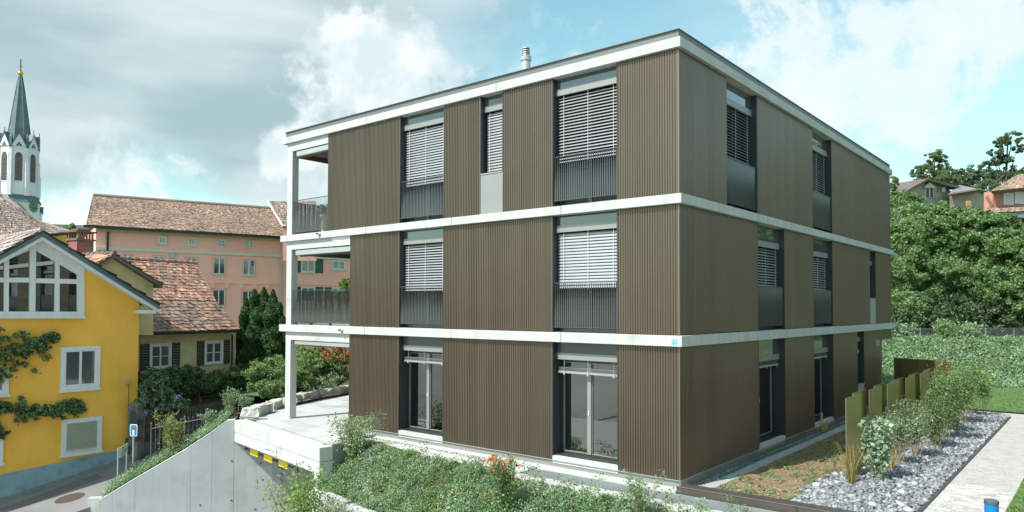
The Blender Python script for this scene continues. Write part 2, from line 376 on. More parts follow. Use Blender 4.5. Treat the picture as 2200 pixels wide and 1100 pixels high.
def leaves(name, P, size, mats, parent=None, origin=None, **k):
    P = np.asarray(P, float); lo, hi = P.min(0), P.max(0)
    o_ = np.array([(lo[0]+hi[0])/2, (lo[1]+hi[1])/2, lo[2]]) if origin is None else np.array(origin)
    me = leaf_mesh(name, P-o_, size, mats, **k); o = bpy.data.objects.new(name, me); o.location = o_; link(o, parent); WPOS[o.name] = Vector(o_); return o
def ball(n, shell=.35):
    d = rng.normal(size=(n, 3)); d /= np.linalg.norm(d, axis=1)[:, None]; r = rng.random(n)**(shell); return d*r[:, None]
def clumps(blobs, per, cl=.18, seed_n=40, flat=.75):
    """blobs: (center, radii); leaves gathered in clumps spread near each blob's surface"""
    out = []
    for c, r in blobs:
        c = np.array(c, float); r = np.array(r, float) if hasattr(r, '__len__') else np.array([r, r, r*.9])
        K = seed_n; cen = ball(K, .33)*r+c; vol = r.mean()
        for q in cen:
            s = vol*cl*(.6+.9*rng.random()); m = int(per/K)
            out.append(q+ball(m, .5)*np.array([s, s, s*flat]))
    return np.concatenate(out)
def tree(name, label, base, top, blobs, lmat, n, size, cat='tree', group=None, trunk_r=.22, cl=.2, seed_n=40, limbs=True, trunkmat=BARK, **k):
    t = thing(name, label, cat, base, group)
    tb = MB().use(trunkmat); b = np.array(base, float); top = np.array(top, float)
    mid = (b+top)/2+np.array([rng.normal()*.15, rng.normal()*.15, 0])
    tb.tube([b-np.array([0, 0, .3]), b+(mid-b)*.5, mid, top], [trunk_r*1.25, trunk_r, trunk_r*.75, trunk_r*.25], 8)
    if limbs:
        for c, r in blobs:
            c = np.array(c, float); s0 = b+(top-b)*(.35+.4*rng.random())
            tb.tube([s0, (s0+c)/2+np.array([0, 0, -.1*np.linalg.norm(c-s0)*.5]), c], [trunk_r*.45, trunk_r*.3, trunk_r*.08], 6)
    tb.build('trunk', t)
    P = clumps(blobs, n//max(1, len(blobs)), cl, seed_n)
    leaves('crown', P, size, [lmat] if not isinstance(lmat, list) else lmat, t, mi=None if not isinstance(lmat, list) else rng.integers(0, len(lmat), len(P)), **k)
    return t
def stems(mb, base, tips, r, bend=.12):
    for tp in tips:
        tp = np.array(tp, float); b = np.array(base, float)+np.array([rng.normal()*.04, rng.normal()*.04, 0])
        m = (b+tp)/2+rng.normal(size=3)*bend*np.linalg.norm(tp-b)*.5; mb.tube([b, m, tp], [r, r*.8, r*.3], 5, cap=False)
def shrub(name, label, base, h, w, lmat, n, size, cat='shrub', nst=10, group=None, stem_r=.008, low=.3, smat=TWIG, extra=None, spread=.5, aspect=.6, tightness=.09):
    t = thing(name, label, cat, base, group); b = np.array(base, float)
    tips = [b+np.array([rng.normal()*w*.27, rng.normal()*w*.27, h*(.72+.33*rng.random())]) for _ in range(nst)]
    mb = MB().use(smat); stems(mb, b, tips, stem_r); mb.build('stem', t)
    P = []
    for tp in tips:
        m = n//nst; f = low+(1-low)*rng.random(m)**.8
        q = b+(tp-b)*f[:, None]; P.append(q+rng.normal(size=(m, 3))*np.array([w*tightness, w*tightness, h*.035])*(1.6-.6*f[:, None]))
    P = np.concatenate(P); P[:, 2] = np.maximum(P[:, 2], b[2]+.03)
    leaves('foliage', P, size, lmat if isinstance(lmat, list) else [lmat], t, aspect=aspect, mi=rng.integers(0, len(lmat), len(P)) if isinstance(lmat, list) else None)
    if extra:
        em, en, es = extra; idx = []
        tp = np.array(tips); Q = []
        for _ in range(en):
            a = tp[rng.integers(len(tp))]; f = .75+.27*rng.random(); c = b+(a-b)*f+rng.normal(size=3)*w*.06; Q.append(c+rng.normal(size=(9, 3))*es*.55)
        leaves('flower', np.concatenate(Q), es, [em], t, aspect=.9)['kind'] = 'stuff'
    return t

def rocks_mesh(name, P, S, matl, parent=None, kind='stuff', flat=.6, origin=None):
    """angular stones: a jittered octahedron-like hull each (12 tris)"""
    N = len(P); P = np.asarray(P, float); S = np.asarray(S, float)
    base = np.array([[1, 0, 0], [.45, .85, 0], [-.5, .8, .05], [-1, 0, 0], [-.45, -.85, 0], [.5, -.8, .05], [.25, .15, .8], [-.3, -.1, .85], [0, 0, -.6]])
    tri = np.array([[0, 1, 6], [1, 2, 6], [2, 7, 6], [2, 3, 7], [3, 4, 7], [4, 5, 7], [5, 6, 7], [5, 0, 6], [1, 0, 8], [2, 1, 8], [3, 2, 8], [4, 3, 8], [5, 4, 8], [0, 5, 8]])
    V = base[None]+rng.normal(size=(N, 9, 3))*.16; V[:, :, 2] *= flat
    ang = rng.random(N)*2*math.pi; c, s_ = np.cos(ang), np.sin(ang); tl = rng.normal(size=N)*.45; ct, st = np.cos(tl), np.sin(tl)
    x = V[:, :, 0]*ct[:, None]-V[:, :, 2]*st[:, None]; z = V[:, :, 0]*st[:, None]+V[:, :, 2]*ct[:, None]; y = V[:, :, 1]
    V = np.stack([x*c[:, None]-y*s_[:, None], x*s_[:, None]+y*c[:, None], z], 2)*S[:, None, None]+P[:, None]
    lo, hi = V.reshape(-1, 3).min(0), V.reshape(-1, 3).max(0); o_ = np.array([(lo[0]+hi[0])/2, (lo[1]+hi[1])/2, lo[2]])
    F = (tri[None]+(np.arange(N)*9)[:, None, None]).reshape(-1, 3)
    me = bpy.data.meshes.new(name); me.vertices.add(9*N); me.vertices.foreach_set('co', (V-o_).ravel())
    me.loops.add(3*len(F)); me.loops.foreach_set('vertex_index', F.ravel().astype(np.int32)); me.polygons.add(len(F))
    me.polygons.foreach_set('loop_start', np.arange(0, 3*len(F), 3, dtype=np.int32)); me.polygons.foreach_set('loop_total', np.full(len(F), 3, np.int32))
    me.materials.append(matl); settone(me, np.repeat(.45+1.0*rng.random(N)**1.4, 14)); me.update(calc_edges=True)
    o = bpy.data.objects.new(name, me); o.location = o_; link(o, parent); WPOS[o.name] = Vector(o_)
    if kind: o['kind'] = kind
    return o
def text_mesh(txt, size, depth=.004):
    cu = bpy.data.curves.new('txt', 'FONT'); cu.body = txt; cu.size = size; cu.extrude = depth; cu.align_x = 'CENTER'; cu.align_y = 'CENTER'
    o = bpy.data.objects.new('txt', cu); COL.objects.link(o); dg = bpy.context.evaluated_depsgraph_get(); dg.update()
    me = bpy.data.meshes.new_from_object(o.evaluated_get(dg)); bpy.data.objects.remove(o); return me
def put_text(fr, txt, u, d, z, size, m, parent, name='lettering', sx=1.0):
    me = text_mesh(txt, size); me.materials.clear(); me.materials.append(m)
    sgn = 1.0 if (fr.u[0]*0+1) else 1
    # text x -> u, text y -> z, text z -> outward
    x, y, zc = fr.p(u, d, z); ux, uy = fr.u[0], fr.u[1]
    if ux*fr.n[1]-uy*fr.n[0] > 0: ux, uy = -ux, -uy
    M = Matrix(((ux*sx, 0, fr.n[0], x), (uy*sx, 0, fr.n[1], y), (0, 1, 0, zc), (0, 0, 0, 1)))
    return inst(name, me, parent, M)
def struct(o, label=None):
    o['kind'] = 'structure'
    if label: o['label'] = label
    return o
#PART2
# ------------------------------------------------------------------ ground and setting
HX = np.array([math.sin(YAW), math.cos(YAW)]); RX = np.array([math.cos(YAW), -math.sin(YAW)])
def sst(a, b, x): t = min(1, max(0, (x-a)/(b-a))); return t*t*(3-2*t)
g = MB().use(TOWN); g.add([(-900, -900, -3.35), (900, -900, -3.35), (900, 900, -3.35), (-900, 900, -3.35)], [(0, 1, 2, 3)]); struct(g.build('ground'))
# driveway in front of the garage and inside it
g = MB().use(DRIVE); g.box(-18.6, -5, -22, 8, -3.30, -3.05); struct(g.build('driveway'))
# street, climbing towards +y
def streetz(y): return max(-3.28, -2.12+.178*(y+1.7))
ys = [-26, -8.2, -4, 0, 4, 9]
g = MB().use(ASPH)
for y0, y1 in zip(ys[:-1], ys[1:]):
    g.add([(-40, y0, streetz(y0)), (-17.6, y0, streetz(y0)), (-17.6, y1, streetz(y1)), (-40, y1, streetz(y1))], [(0, 1, 2, 3)])
g.add([(-17.6, y, streetz(y)) for y in ys]+[(-17.6, y, -3.34) for y in ys], [(i, i+6, i+7, i+1) for i in range(5)])
road = struct(g.build('street'))
pp = MB().use(mat('darker_asphalt_patch', (.14, .14, .137), .95, var=.15, vs=3))
q = [(-20.6, -6.2), (-20.0, -5.6), (-20.3, -3.1), (-21.0, -3.0)]
pp.add([(x, y, streetz(y)+.006) for x, y in q], [(0, 1, 2, 3)]); pp.build('street_patch', road)  # patch of darker asphalt colour laid on the street
mc = MB().use(mat('rusty_iron', (.10, .07, .06), .8, .3)); a_ = on_z(-2.75, 150, 1067); cz = streetz(a_[1])
a_ = on_z(cz, 150, 1067)
mc.add([(a_[0]+.42*math.cos(t*math.pi/10), a_[1]+.42*math.sin(t*math.pi/10), streetz(a_[1]+.42*math.sin(t*math.pi/10))+dz) for dz in (-.02, .014) for t in range(20)],
       [tuple(range(20, 40))]+[(i, (i+1) % 20, 20+(i+1) % 20, 20+i) for i in range(20)])
mo = mc.build('manhole_cover', None); tag(mo, 'round rusty manhole cover set in the street asphalt', 'manhole cover')
# gutter strip of setts along the yellow house
g = MB().use(mat('kerb_stone', (.22, .21, .19), .9, var=.2, vs=4))
for i in range(26):
    y = -9+i*.30; g.box8([(-21.68, y, streetz(y)), (-21.52, y, streetz(y)), (-21.52, y+.285, streetz(y+.285)), (-21.68, y+.285, streetz(y+.285)), (-21.68, y, streetz(y)+.05), (-21.54, y, streetz(y)+.04), (-21.54, y+.285, streetz(y+.285)+.04), (-21.68, y+.285, streetz(y+.285)+.05)])
struct(g.build('kerb'))

# garden plateau round the building
g = MB().use(SOILD)
g.prism([(-8.95, -.55), (12, -.55), (30, 0), (30, 60), (-40, 60), (-30, 16), (-26, 12), (-21.5, 6.5), (-18.3, 2.2), (-17.0, .4), (-15.35, -1.0), (-11.7, 3.9), (-8.95, 4.1)], -3.3, -.14)
struct(g.build('garden_ground'))
# garden of the ochre house behind the picket fence
FP = frame_az((-21.3, -1.5), -26)
def garden(u, k):          # u along the fence, k metres behind/before it (positive towards the camera)
    x, y, _ = FP.p(u, k, 0); return x, y
g = MB().use(SOILD)
g.prism([garden(0, .02), garden(17, .02), garden(17, -16), garden(-3, -16)][::1], -3.3, -1.36); struct(g.build('neighbour_garden'))

# ------------------------------------------------------------------ garage, terrace, wing wall
TA, TB = on_z(-.05, 503.6, 902.6), on_z(-.05, 686.3, 962)
ab = np.array([TB[0]-TA[0], TB[1]-TA[1]]); abl = np.linalg.norm(ab); abu = ab/abl; abn = np.array([abu[1], -abu[0]])   # outward (towards -y)
GF = Fr((TA[0], TA[1], 0), abu, abn)
gar = thing('garage_front', 'pale concrete garage entrance wall carrying the terrace, with height limit sign', 'garage wall', (TA[0]+3, TA[1]-.5, -3.05))
m = MB().use(CONC); GF.box(m, 0, abl, -.38, 0, -.42, -.05); m.build('parapet', gar, bevel=.012)
m = MB().use(CONC); GF.box(m, 0, abl, -.38, -.004, -.74, -.432); m.build('lintel', gar, bevel=.012)
m = MB().use(INTD); GF.box(m, 0.02, abl-.02, -.36, -.02, -.433, -.419); m.build('joint', gar)
m = MB().use(CONC); GF.box(m, abl-.30, abl, -.38, -.004, -3.06, -.742); m.build('pillar', gar, bevel=.012)
# side wall below the terrace towards the bank (its shade put in as grey concrete)
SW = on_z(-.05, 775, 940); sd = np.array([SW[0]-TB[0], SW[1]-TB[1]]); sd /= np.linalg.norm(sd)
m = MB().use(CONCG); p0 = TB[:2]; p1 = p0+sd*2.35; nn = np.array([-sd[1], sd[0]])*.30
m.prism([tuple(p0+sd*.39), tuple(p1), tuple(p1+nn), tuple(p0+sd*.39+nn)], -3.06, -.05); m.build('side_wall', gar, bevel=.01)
# sign board with the height limit
u0, z0 = GF.uz(567, 958); u1, z1 = GF.uz(594, 977)
m = MB().use(SIGNW); GF.box(m, u0, u1, .004, .02, -.69, -.46); sb = m.build('sign_board', gar)
put_text(GF, 'Maximalhöhe 2.0m', (u0+u1)/2, .024, -.575, .095, mat('sign_ink', (.30, .33, .34), .6), sb, sx=1.0)
# wing wall
WF = frame_az((TA[0], TA[1]), 37)       # u runs into the garage, n towards the drive
wing = thing('wing_wall', 'long grey board marked concrete wing wall sloping down beside the drive', 'retaining wall', (TA[0]-1.5, TA[1]-2, -3.05))
def wz(px, py): return WF.uz(px, py)
prof = [wz(503.2, 903), wz(488, 904), wz(450, 932), wz(400, 965), wz(330, 1006), wz(270, 1041), wz(213, 1076)]
prof = [(0.0, -.055)]+prof[1:]
m = MB().use(CONCG)
top = prof+[(prof[-1][0]-.002, -3.2)]
# outline (u,z) extruded through the wall thickness
def extrude(mb, fr, pts, d0, d1):
    n = len(pts); vs = [fr.p(u, d1, z) for u, z in pts]+[fr.p(u, d0, z) for u, z in pts]
    return mb.add(vs, [tuple(range(n)), tuple(range(2*n-1, n-1, -1))]+[(i, i+n, (i+1) % n+n, (i+1) % n) for i in range(n)])
joints = [0.0, wz(455, 1000)[0], wz(410, 1000)[0], wz(290, 1060)[0], wz(241, 1080)[0], prof[-1][0]]
def topz(u):
    for (a, za), (b, zb) in zip(prof[:-1], prof[1:]):
        if b <= u <= a: return za+(zb-za)*(u-a)/(b-a)
    return prof[-1][1]
for a, b in zip(joints[:-1], joints[1:]):
    if a-b < .05: continue
    us = [a-.0025]+[u for u, z in prof if b < u < a-.01]+[b+.0025]
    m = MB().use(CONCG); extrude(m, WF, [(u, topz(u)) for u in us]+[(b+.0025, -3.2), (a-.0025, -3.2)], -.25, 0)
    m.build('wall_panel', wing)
m = MB().use(mat('concrete_coping_line', (.58, .58, .56), .85)); 
us = [p for p in prof]
for (a, za), (b, zb) in zip(prof[:-1], prof[1:]):
    n1 = [WF.p(a, .004, za+.001), WF.p(b, .004, zb+.001), WF.p(b, -.25, zb+.001), WF.p(a, -.25, za+.001)]
    m.box8([(x, y, z) for x, y, z in n1[::-1]]+[(x, y, z+.012) for x, y, z in n1[::-1]])
m.build('top_edge', wing)
m = MB().use(CONC); WF.box(m, prof[-1][0]-.006, prof[-1][0], -.26, .003, -3.2, prof[-1][1]+.01)
WF.box(m, prof[-1][0]-.02, prof[-1][0]-.4, -.26, -.5, -3.2, prof[-1][1]+.02); m.build('end_face', wing)
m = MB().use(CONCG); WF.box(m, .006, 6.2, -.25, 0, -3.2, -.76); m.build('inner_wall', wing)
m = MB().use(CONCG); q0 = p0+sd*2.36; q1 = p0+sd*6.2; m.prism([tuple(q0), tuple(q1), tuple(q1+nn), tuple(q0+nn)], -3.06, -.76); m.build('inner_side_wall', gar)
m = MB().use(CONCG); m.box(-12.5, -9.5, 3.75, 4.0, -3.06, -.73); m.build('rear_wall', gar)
for px, py in ((498, 990), (430, 1085), (548, 1094), (497, 1075), (560, 935 +60)):
    u, z = wz(px, py)
    if z > -3:
        h_ = MB().use(INTD); h_.lathe((0, 0), [(.03, 0), (.03, .01)], 8); me = h_.mesh('tie_hole'); x, y, _z = WF.p(u, .002, z)
        inst('tie_hole', me, wing, Matrix(((WF.u[0], 0, WF.n[0], x), (WF.u[1], 0, WF.n[1], y), (0, 1, 0, z), (0, 0, 0, 1))))
for py in (1008, 1021, 1034):
    u, z = wz(602, py); h_ = MB().use(LGREY); h_.lathe((0, 0), [(.065, 0), (.065, .03), (.04, .05)], 12); me = h_.mesh('wall_lamp'); x, y, _z = WF.p(u, .0, z)
    inst('wall_lamp', me, wing, Matrix(((WF.u[0], 0, WF.n[0], x), (WF.u[1], 0, WF.n[1], y), (0, 1, 0, z), (0, 0, 0, 1))))
# faint rectangular mark on the wall
m = MB().use(mat('patched_concrete', (.40, .41, .41), .85, var=.1, streak=.1)); ua, za = wz(530, 1003); ub, zb = wz(585, 1043); WF.box(m, ua, ub, 0, .004, zb, za); m.build('patch', wing)
# clearance bar with three yellow plates
hb = thing('height_bar', 'hanging black clearance bar with three yellow plates under the garage lintel', 'height bar', GF.p(2.5, -.45, -1.0))
HB = Fr(GF.p(0, -.30, 0)[:2]+(0,), abu, abn)
pa, pz = HB.uz(536, 968); pb, pzb = HB.uz(640, 1006)
m = MB().use(BLACKM); HB.box(m, pa-.6, pb, -.02, .02, -.99, -.95); HB.box(m, pb-.03, pb, -.02, .02, -1.15, -.99); m.build('bar', hb)
for uu in (pa-.3, pb-.2):
    m = MB().use(BLACKM); HB.box(m, uu-.01, uu+.01, -.01, .01, -.95, -.74); m.build('hanger', hb)
for px0, px1 in ((540, 556.5), (570, 587.5), (602, 621)):
    a, _ = HB.uz(px0, 975); b, _ = HB.uz(px1, 985); m = MB().use(YEL); HB.box(m, a, b, .022, .045, -1.06, -.88); m.build('plate', hb)

# terrace deck and paving slabs
Cc = [on_z(-.05, *p) for p in ((750, 849), (700, 858), (655, 868), (610, 878), (565, 893), (512, 901))]
far = [(-10.6, .3), (-10.6, 9.0), (-17.9, 9.0)]
ti = -abn*.30
poly = [tuple(TA[:2]+ti), tuple(TB[:2]+ti-abu*.25), tuple(p1-abu*.22), (-9.4, .3)]+far+[tuple(c[:2]) for c in Cc]
g = MB().use(SOILD); g.prism([(x, y) for x, y in poly], -.72, -.115); ter = struct(g.build('terrace'))
def inside(pt, pl):
    x, y = pt; c = False
    for i in range(len(pl)):
        x1, y1 = pl[i]; x2, y2 = pl[i-1]
        if (y1 > y) != (y2 > y) and x < (x2-x1)*(y-y1)/(y2-y1)+x1: c = not c
    return c
sl0 = MB().use(TSLAB); sl0.box(-.496, .496, -.246, .246, -.06, 0); ms0 = sl0.mesh('paving_slab')
sl1 = MB().use(TSLAB2); sl1.box(-.496, .496, -.246, .246, -.06, 0); ms1 = sl1.mesh('paving_slab_b')
cnt = 0
def clip_poly(sub, pl):
    """Sutherland-Hodgman against convex counter-clockwise pl"""
    out = sub
    for i in range(len(pl)):
        a, b = pl[i-1], pl[i]; inp = out; out = []
        f = lambda p: (b[0]-a[0])*(p[1]-a[1])-(b[1]-a[1])*(p[0]-a[0])
        for j in range(len(inp)):
            p, q = inp[j-1], inp[j]; fp, fq = f(p), f(q)
            if (fp < 0) != (fq < 0): t = fp/(fp-fq); out.append((p[0]+(q[0]-p[0])*t, p[1]+(q[1]-p[1])*t))
            if fq >= 0: out.append(q)
        if not out: return []
    return out
P_ = lambda k: GF.p(0, -.39, 0) if k == 0 else GF.p(abl-.02, -.39, 0)
conv = [P_(0)[:2], P_(1)[:2], tuple(p1+np.array([-.3, .0])), (-9.5, .35), (-10.6, .35), (-10.6, 9), (-17.9, 9), tuple(Cc[0][:2]), tuple(Cc[2][:2]), tuple(Cc[4][:2])]
conv = [P_(0)[:2], P_(1)[:2], (-9.3, .33), (-10.5, 9), (-18.3, 9), tuple(Cc[0][:2]), tuple(Cc[3][:2]), tuple(Cc[5][:2])]
for r in range(-6, 20):
    for c_ in range(-6, 11):
        uu = c_*1.0+.5+(.5 if r % 2 else 0); dd = -(r*.5+.25)
        x, y, _ = GF.p(uu, dd, 0)
        cor = [GF.p(uu+a, dd+b, 0)[:2] for a, b in ((-.496, -.246), (.496, -.246), (.496, .246), (-.496, .246))]
        if cor[0][0]*0 == 0:
            A2 = sum(cor[i-1][0]*cor[i][1]-cor[i][0]*cor[i-1][1] for i in range(4))
            if A2 < 0: cor = cor[::-1]
        ins = [inside(q, conv) for q in cor]
        if all(ins):
            inst('paving_slab', ms0 if rng.random() < .72 else ms1, ter, GF.M(uu, dd, -.052+rng.normal()*.0012)); cnt += 1
        elif any(ins):
            cl = clip_poly(cor, conv)
            if len(cl) >= 3:
                m = MB().use(TSLAB if rng.random() < .75 else TSLAB2); m.prism(cl, -.11, -.052); m.build('paving_slab', ter)
# boulders bordering the terrace
bw = thing('boulder_edging', 'curved row of rough pale limestone blocks along the terrace edge', 'stone edging', on_z(-.05, 520, 897))
bl = [((515, 897), (556, 897), .30, .42), ((556, 894), (590, 885), .33, .42), ((590, 882), (612, 873), .30, .4), ((613, 873), (637, 868), .27, .4), ((638, 864), (650, 860), .27, .4), ((651, 861), (690, 852), .27, .42), ((690, 852), (730, 846), .27, .42), ((730, 846), (757, 840), .27, .42), ((757, 840), (800, 832), .27, .42)]
def boulder(p, q, h, w, parent):
    p = np.array(p); q = np.array(q); d = q-p; L = np.linalg.norm(d[:2]); d = d/L; n = np.array([-d[1], d[0], 0])
    if n@np.array([-1, .6, 0]) < 0: n = -n
    N = 5; M_ = 4; K = 3; vs = {}; V = []; 
    def vid(i, j, k):
        key = (i, j, k)
        if key not in vs:
            a = i/N; b = j/M_; c = k/K
            rr = 1-.10*(abs(2*a-1)**4+abs(2*b-1)**4)*c
            P = p+d*(L*(.5+(a-.5)*rr*.985))+n*(w*(b if c == 0 else .5+(b-.5)*rr))+np.array([0, 0, -.06+(h+.06)*c*(1-.08*rng.random())])
            P = P+rng.normal(size=3)*.016*(1 if k else .3); vs[key] = len(V); V.append(P)
        return vs[key]
    F = []
    for i in range(N):
        for j in range(M_): F.append((vid(i, j, K), vid(i+1, j, K), vid(i+1, j+1, K), vid(i, j+1, K)))
    for i in range(N):
        for k in range(K): F.append((vid(i, 0, k), vid(i+1, 0, k), vid(i+1, 0, k+1), vid(i, 0, k+1))); F.append((vid(i, M_, k), vid(i, M_, k+1), vid(i+1, M_, k+1), vid(i+1, M_, k)))
    for j in range(M_):
        for k in range(K): F.append((vid(0, j, k), vid(0, j, k+1), vid(0, j+1, k+1), vid(0, j+1, k))); F.append((vid(N, j, k), vid(N, j+1, k), vid(N, j+1, k+1), vid(N, j, k+1)))
    m = MB().use(ROCKM); m.add(V, F); return m.build('stone_block', parent)
for a, b, h, w in bl: boulder(on_z(-.05, *a), on_z(-.05, *b), h, w, bw)
# dark gravel joint in front of the boulders
gp = []
for a, b, h, w in bl:
    A_, B_ = on_z(-.05, *a), on_z(-.05, *b); n = int(np.linalg.norm(A_-B_)*230)
    for _ in range(n):
        t = rng.random(); q = A_+(B_-A_)*t; dirv = (CAM-q); dirv[2] = 0; dirv /= np.linalg.norm(dirv); gp.append(q+dirv*(rng.random()*.22)+np.array([0, 0, .0+rng.random()*.02]))
rocks_mesh('gravel_strip', gp, .012+.014*rng.random(len(gp)), GRAV)

# planting strip on top of the wing wall
strip = MB().use(SOILD); pu = [prof[0][0]+.0]+[p[0] for p in prof[1:]]
L_ = len(prof)
for (a, za), (b, zb) in zip(prof[:-1], prof[1:]):
    A0 = WF.p(a, -.26, za-.03); A1 = WF.p(a, -1.5, za+.05); B0 = WF.p(b, -.26, zb-.03); B1 = WF.p(b, -1.5, zb+.05)
    strip.add([A0, A1, B1, B0, (A1[0], A1[1], -3.3), (B1[0], B1[1], -3.3)], [(0, 1, 2, 3), (1, 4, 5, 2)])
struct(strip.build('planting_strip'))
P = []
for (a, za), (b, zb) in zip(prof[1:-1], prof[2:]):
    L = a-b
    for _ in range(int(L*5200)):
        t = rng.random(); k = rng.random()**.9*1.25; hgt = abs(rng.normal())*.09+.02+.05*math.sin(a*7+t*9)**2+.10*(rng.random() < .12)*rng.random()*2
        x, y, z = WF.p(a+(b-a)*t, -.22-k, za+(zb-za)*t+hgt+.02*k); P.append((x, y, z))
o = leaves('ground_cover', P, .055, [L_BANK, L_SILV], mi=rng.integers(0, 2, len(P)), nbias=(0, 0, .9)); o['kind'] = 'stuff'; o['label'] = 'low green ground cover spilling along the top of the sloping wing wall'
# ------------------------------------------------------------------ the apartment building
LF = Fr((0, 0, 0), (1, 0), (0, -1)); RF = Fr((0, 0, 0), (0, 1), (1, 0))
X = dict(a=-1.462, b=-3.226, c=-4.749, d=-5.50, e=-6.796, f=-8.547, g=-10.729, h=-11.858)
Y = dict(p=2.415, q=4.301, r=6.207, s=8.659, t=10.584, u=15.16, v=16.022, w=18.448)
Z0b, Z0t, Z1b, Z1t, Z2b, Z2t = .06, 2.775, 3.0, 5.705, 5.905, 8.93
XL, YB = -14.1, 18.45
apt = thing('apartment_building', 'three storey flat roofed block clad in ribbed bronze metal with pale concrete floor bands', 'apartment building', (-5, 6, 0))
# floor bands: butt jointed lengths along the two visible facades, plates behind
def band(z0, z1, ov, xl, yr, name):
    ov_ = ov
    m = MB().use(CONCG); m.box(xl+.3, -.3, .3, yr-.3, z0+.002, z1-.002); m.build('floor_plate', apt)
    cuts = [ov_, -2.9, -6.4, -9.9, xl]
    if name == 'roof': cuts = [ov_, -4.9, -9.9, xl]
    for i, (a, b) in enumerate(zip(cuts[:-1], cuts[1:])):
        m = MB().use(CONC); m.box(b+(.003 if i < len(cuts)-2 else 0), a-.008*(i > 0), -ov_, .298, z0, z1); m.build(name+'_band', apt, bevel=.006)
    cy = [.300, 2.6, 5.4, 8.2, 11.0, 13.8, yr]
    for a, b in zip(cy[:-1], cy[1:]):
        m = MB().use(CONC); m.box(-.298, ov_, a+.003, b-.003*(b < yr), z0, z1); m.build(name+'_band', apt, bevel=.006)
    m = MB().use(CONC); m.box(xl, xl+.298, .302, yr, z0, z1); m.build(name+'_band', apt)
    m = MB().use(CONC); m.box(xl+.302, -.302, yr-.298, yr, z0, z1); m.build(name+'_band', apt)
band(2.775, 2.998, .105, -14.28, 18.55, 'floor')
band(5.706, 5.905, .105, -14.26, 18.55, 'floor')
band(8.932, 9.143, .085, -14.23, 18.53, 'roof')
m = MB().use(COPING)
m.box(-14.19, -.0, .02, .30, 9.143, 9.325); m.box(-.30, -.0, .302, 18.45, 9.143, 9.325); m.box(-14.19, -13.9, .302, 18.45, 9.143, 9.325); m.box(-13.898, -.302, 18.15, 18.45, 9.143, 9.325)
m.build('roof_coping', apt)
m = MB().use(BLACKM); m.box(-14.2, .03, -.015, .0199, 9.143, 9.165); m.box(.0001, .03, .02, 18.45, 9.143, 9.165); m.build('shadow_gap', apt)
m = MB().use(COPING); m.box(-14.215, .022, -.022, .30, 9.3255, 9.34); m.box(-.30, .022, .3005, 18.47, 9.3255, 9.34); m.build('coping_cap', apt)
m = MB().use(INTD); m.box(-13.89, -.31, .31, 18.14, 9.143, 9.17); m.build('flat_roof', apt)
m = MB().use(INTW); m.box(-10.4, -3.6, 3.6, YB-.4, 0.0, 2.773); m.box(-10.4, -3.6, 3.6, YB-.4, 3.0, 5.70); m.box(-11.5, -3.6, 3.6, YB-.4, 5.907, 8.93); m.build('inner_wall', apt)
m = MB().use(mat('room_floor', (.35, .31, .26), .4)); m.box(-10.6, -.36, .36, YB-.36, -.1, .06); m.build('ground_floor_plate', apt)

def cladding(fr, u0, u1, z0, z1):
    if u0 > u1: u0, u1 = u1, u0
    pit = .058; n = max(1, round((u1-u0-.03)/pit)); pit = (u1-u0-.03)/n
    pr = [(u0, -.06), (u0, 0), (u0+.015, 0)]
    for i in range(n):
        b = u0+.015+i*pit
        pr += [(b+.004, -.013), (b+pit*.33, -.013), (b+pit*.33+.006, 0), (b+pit, 0)]
    pr += [(u1, 0), (u1, -.06)]
    m = MB().use(BRONZE); N = len(pr)
    vs = [fr.p(u, d, z) for z in (z0, z1) for u, d in pr]
    fs = [(i, i+1, N+i+1, N+i) for i in range(N-1)]
    m.add(vs, fs)
    o = m.build('cladding_panel', apt)
    c = MB().use(ANTH); fr.box(c, u0+.002, u1-.002, -.34, -.061, z0+.0, z1); c.build('wall', apt)
    return o
for st, (z0, z1), cols in ((2, (Z2b+.012, Z2t-.004), [('h', 'f'), ('e', 'd'), ('c', 'b'), ('a', 0)]), (1, (Z1b+.012, Z1t-.004), [('g', 'f'), ('e', 'b'), ('a', 0)]), (0, (Z0b, Z0t-.004), [('g', 'f'), ('e', 'b'), ('a', 0)])):
    for a, b in cols: cladding(LF, X[a], X[b] if b else -.012, z0, z1)
for st, (z0, z1), cols in ((2, (Z2b+.012, Z2t-.004), [(0, 'p'), ('q', 's'), ('t', 'w')]), (1, (Z1b+.012, Z1t-.004), [(0, 'q'), ('r', 's'), ('t', 'u'), ('v', 'w')])):
    for a, b in cols: cladding(RF, Y[a] if a else .03, Y[b], z0, z1)
z0, z1 = Z0b, Z0t-.004
for a, b in ((.03, Y['q']), (Y['r'], Y['s']), (Y['t'], 13.4), (14.27, 16.69)): cladding(RF, a, b, z0, z1)
m = MB().use(BRONZE); RF.box(m, 16.692, Y['w'], -.34, -.002, 2.38, Z0t-.004); m.build('soffit_panel', apt)
m = MB().use(BRONZE); m.box(-11, -.345, 16.4, 16.68, .06, 2.77); m.build('cladding_panel', apt)
for z0, z1 in ((Z0b, Z0t-.004), (Z1b+.012, Z1t-.004), (Z2b+.012, Z2t-.004)):
    m = MB().use(BRONZE_E); m.box(-.011, .004, -.004, .029, z0, z1); m.build('corner_trim', apt)
# walls away from the camera
for (z0, z1, xx) in ((Z0b, 2.77, X['g']), (3.0, 5.70, X['g']), (5.91, 8.93, X['h'])):
    m = MB().use(BRONZE); m.box(xx-.002, xx+.34, .05, 3.5, z0, z1); m.box(-14.0, xx, 3.5, 3.8, z0, z1); m.box(-14.0, -13.8, 3.802, 18.3, z0, z1); m.box(-13.798, -.36, 18.2, 18.44, z0, z1); m.build('wall', apt)

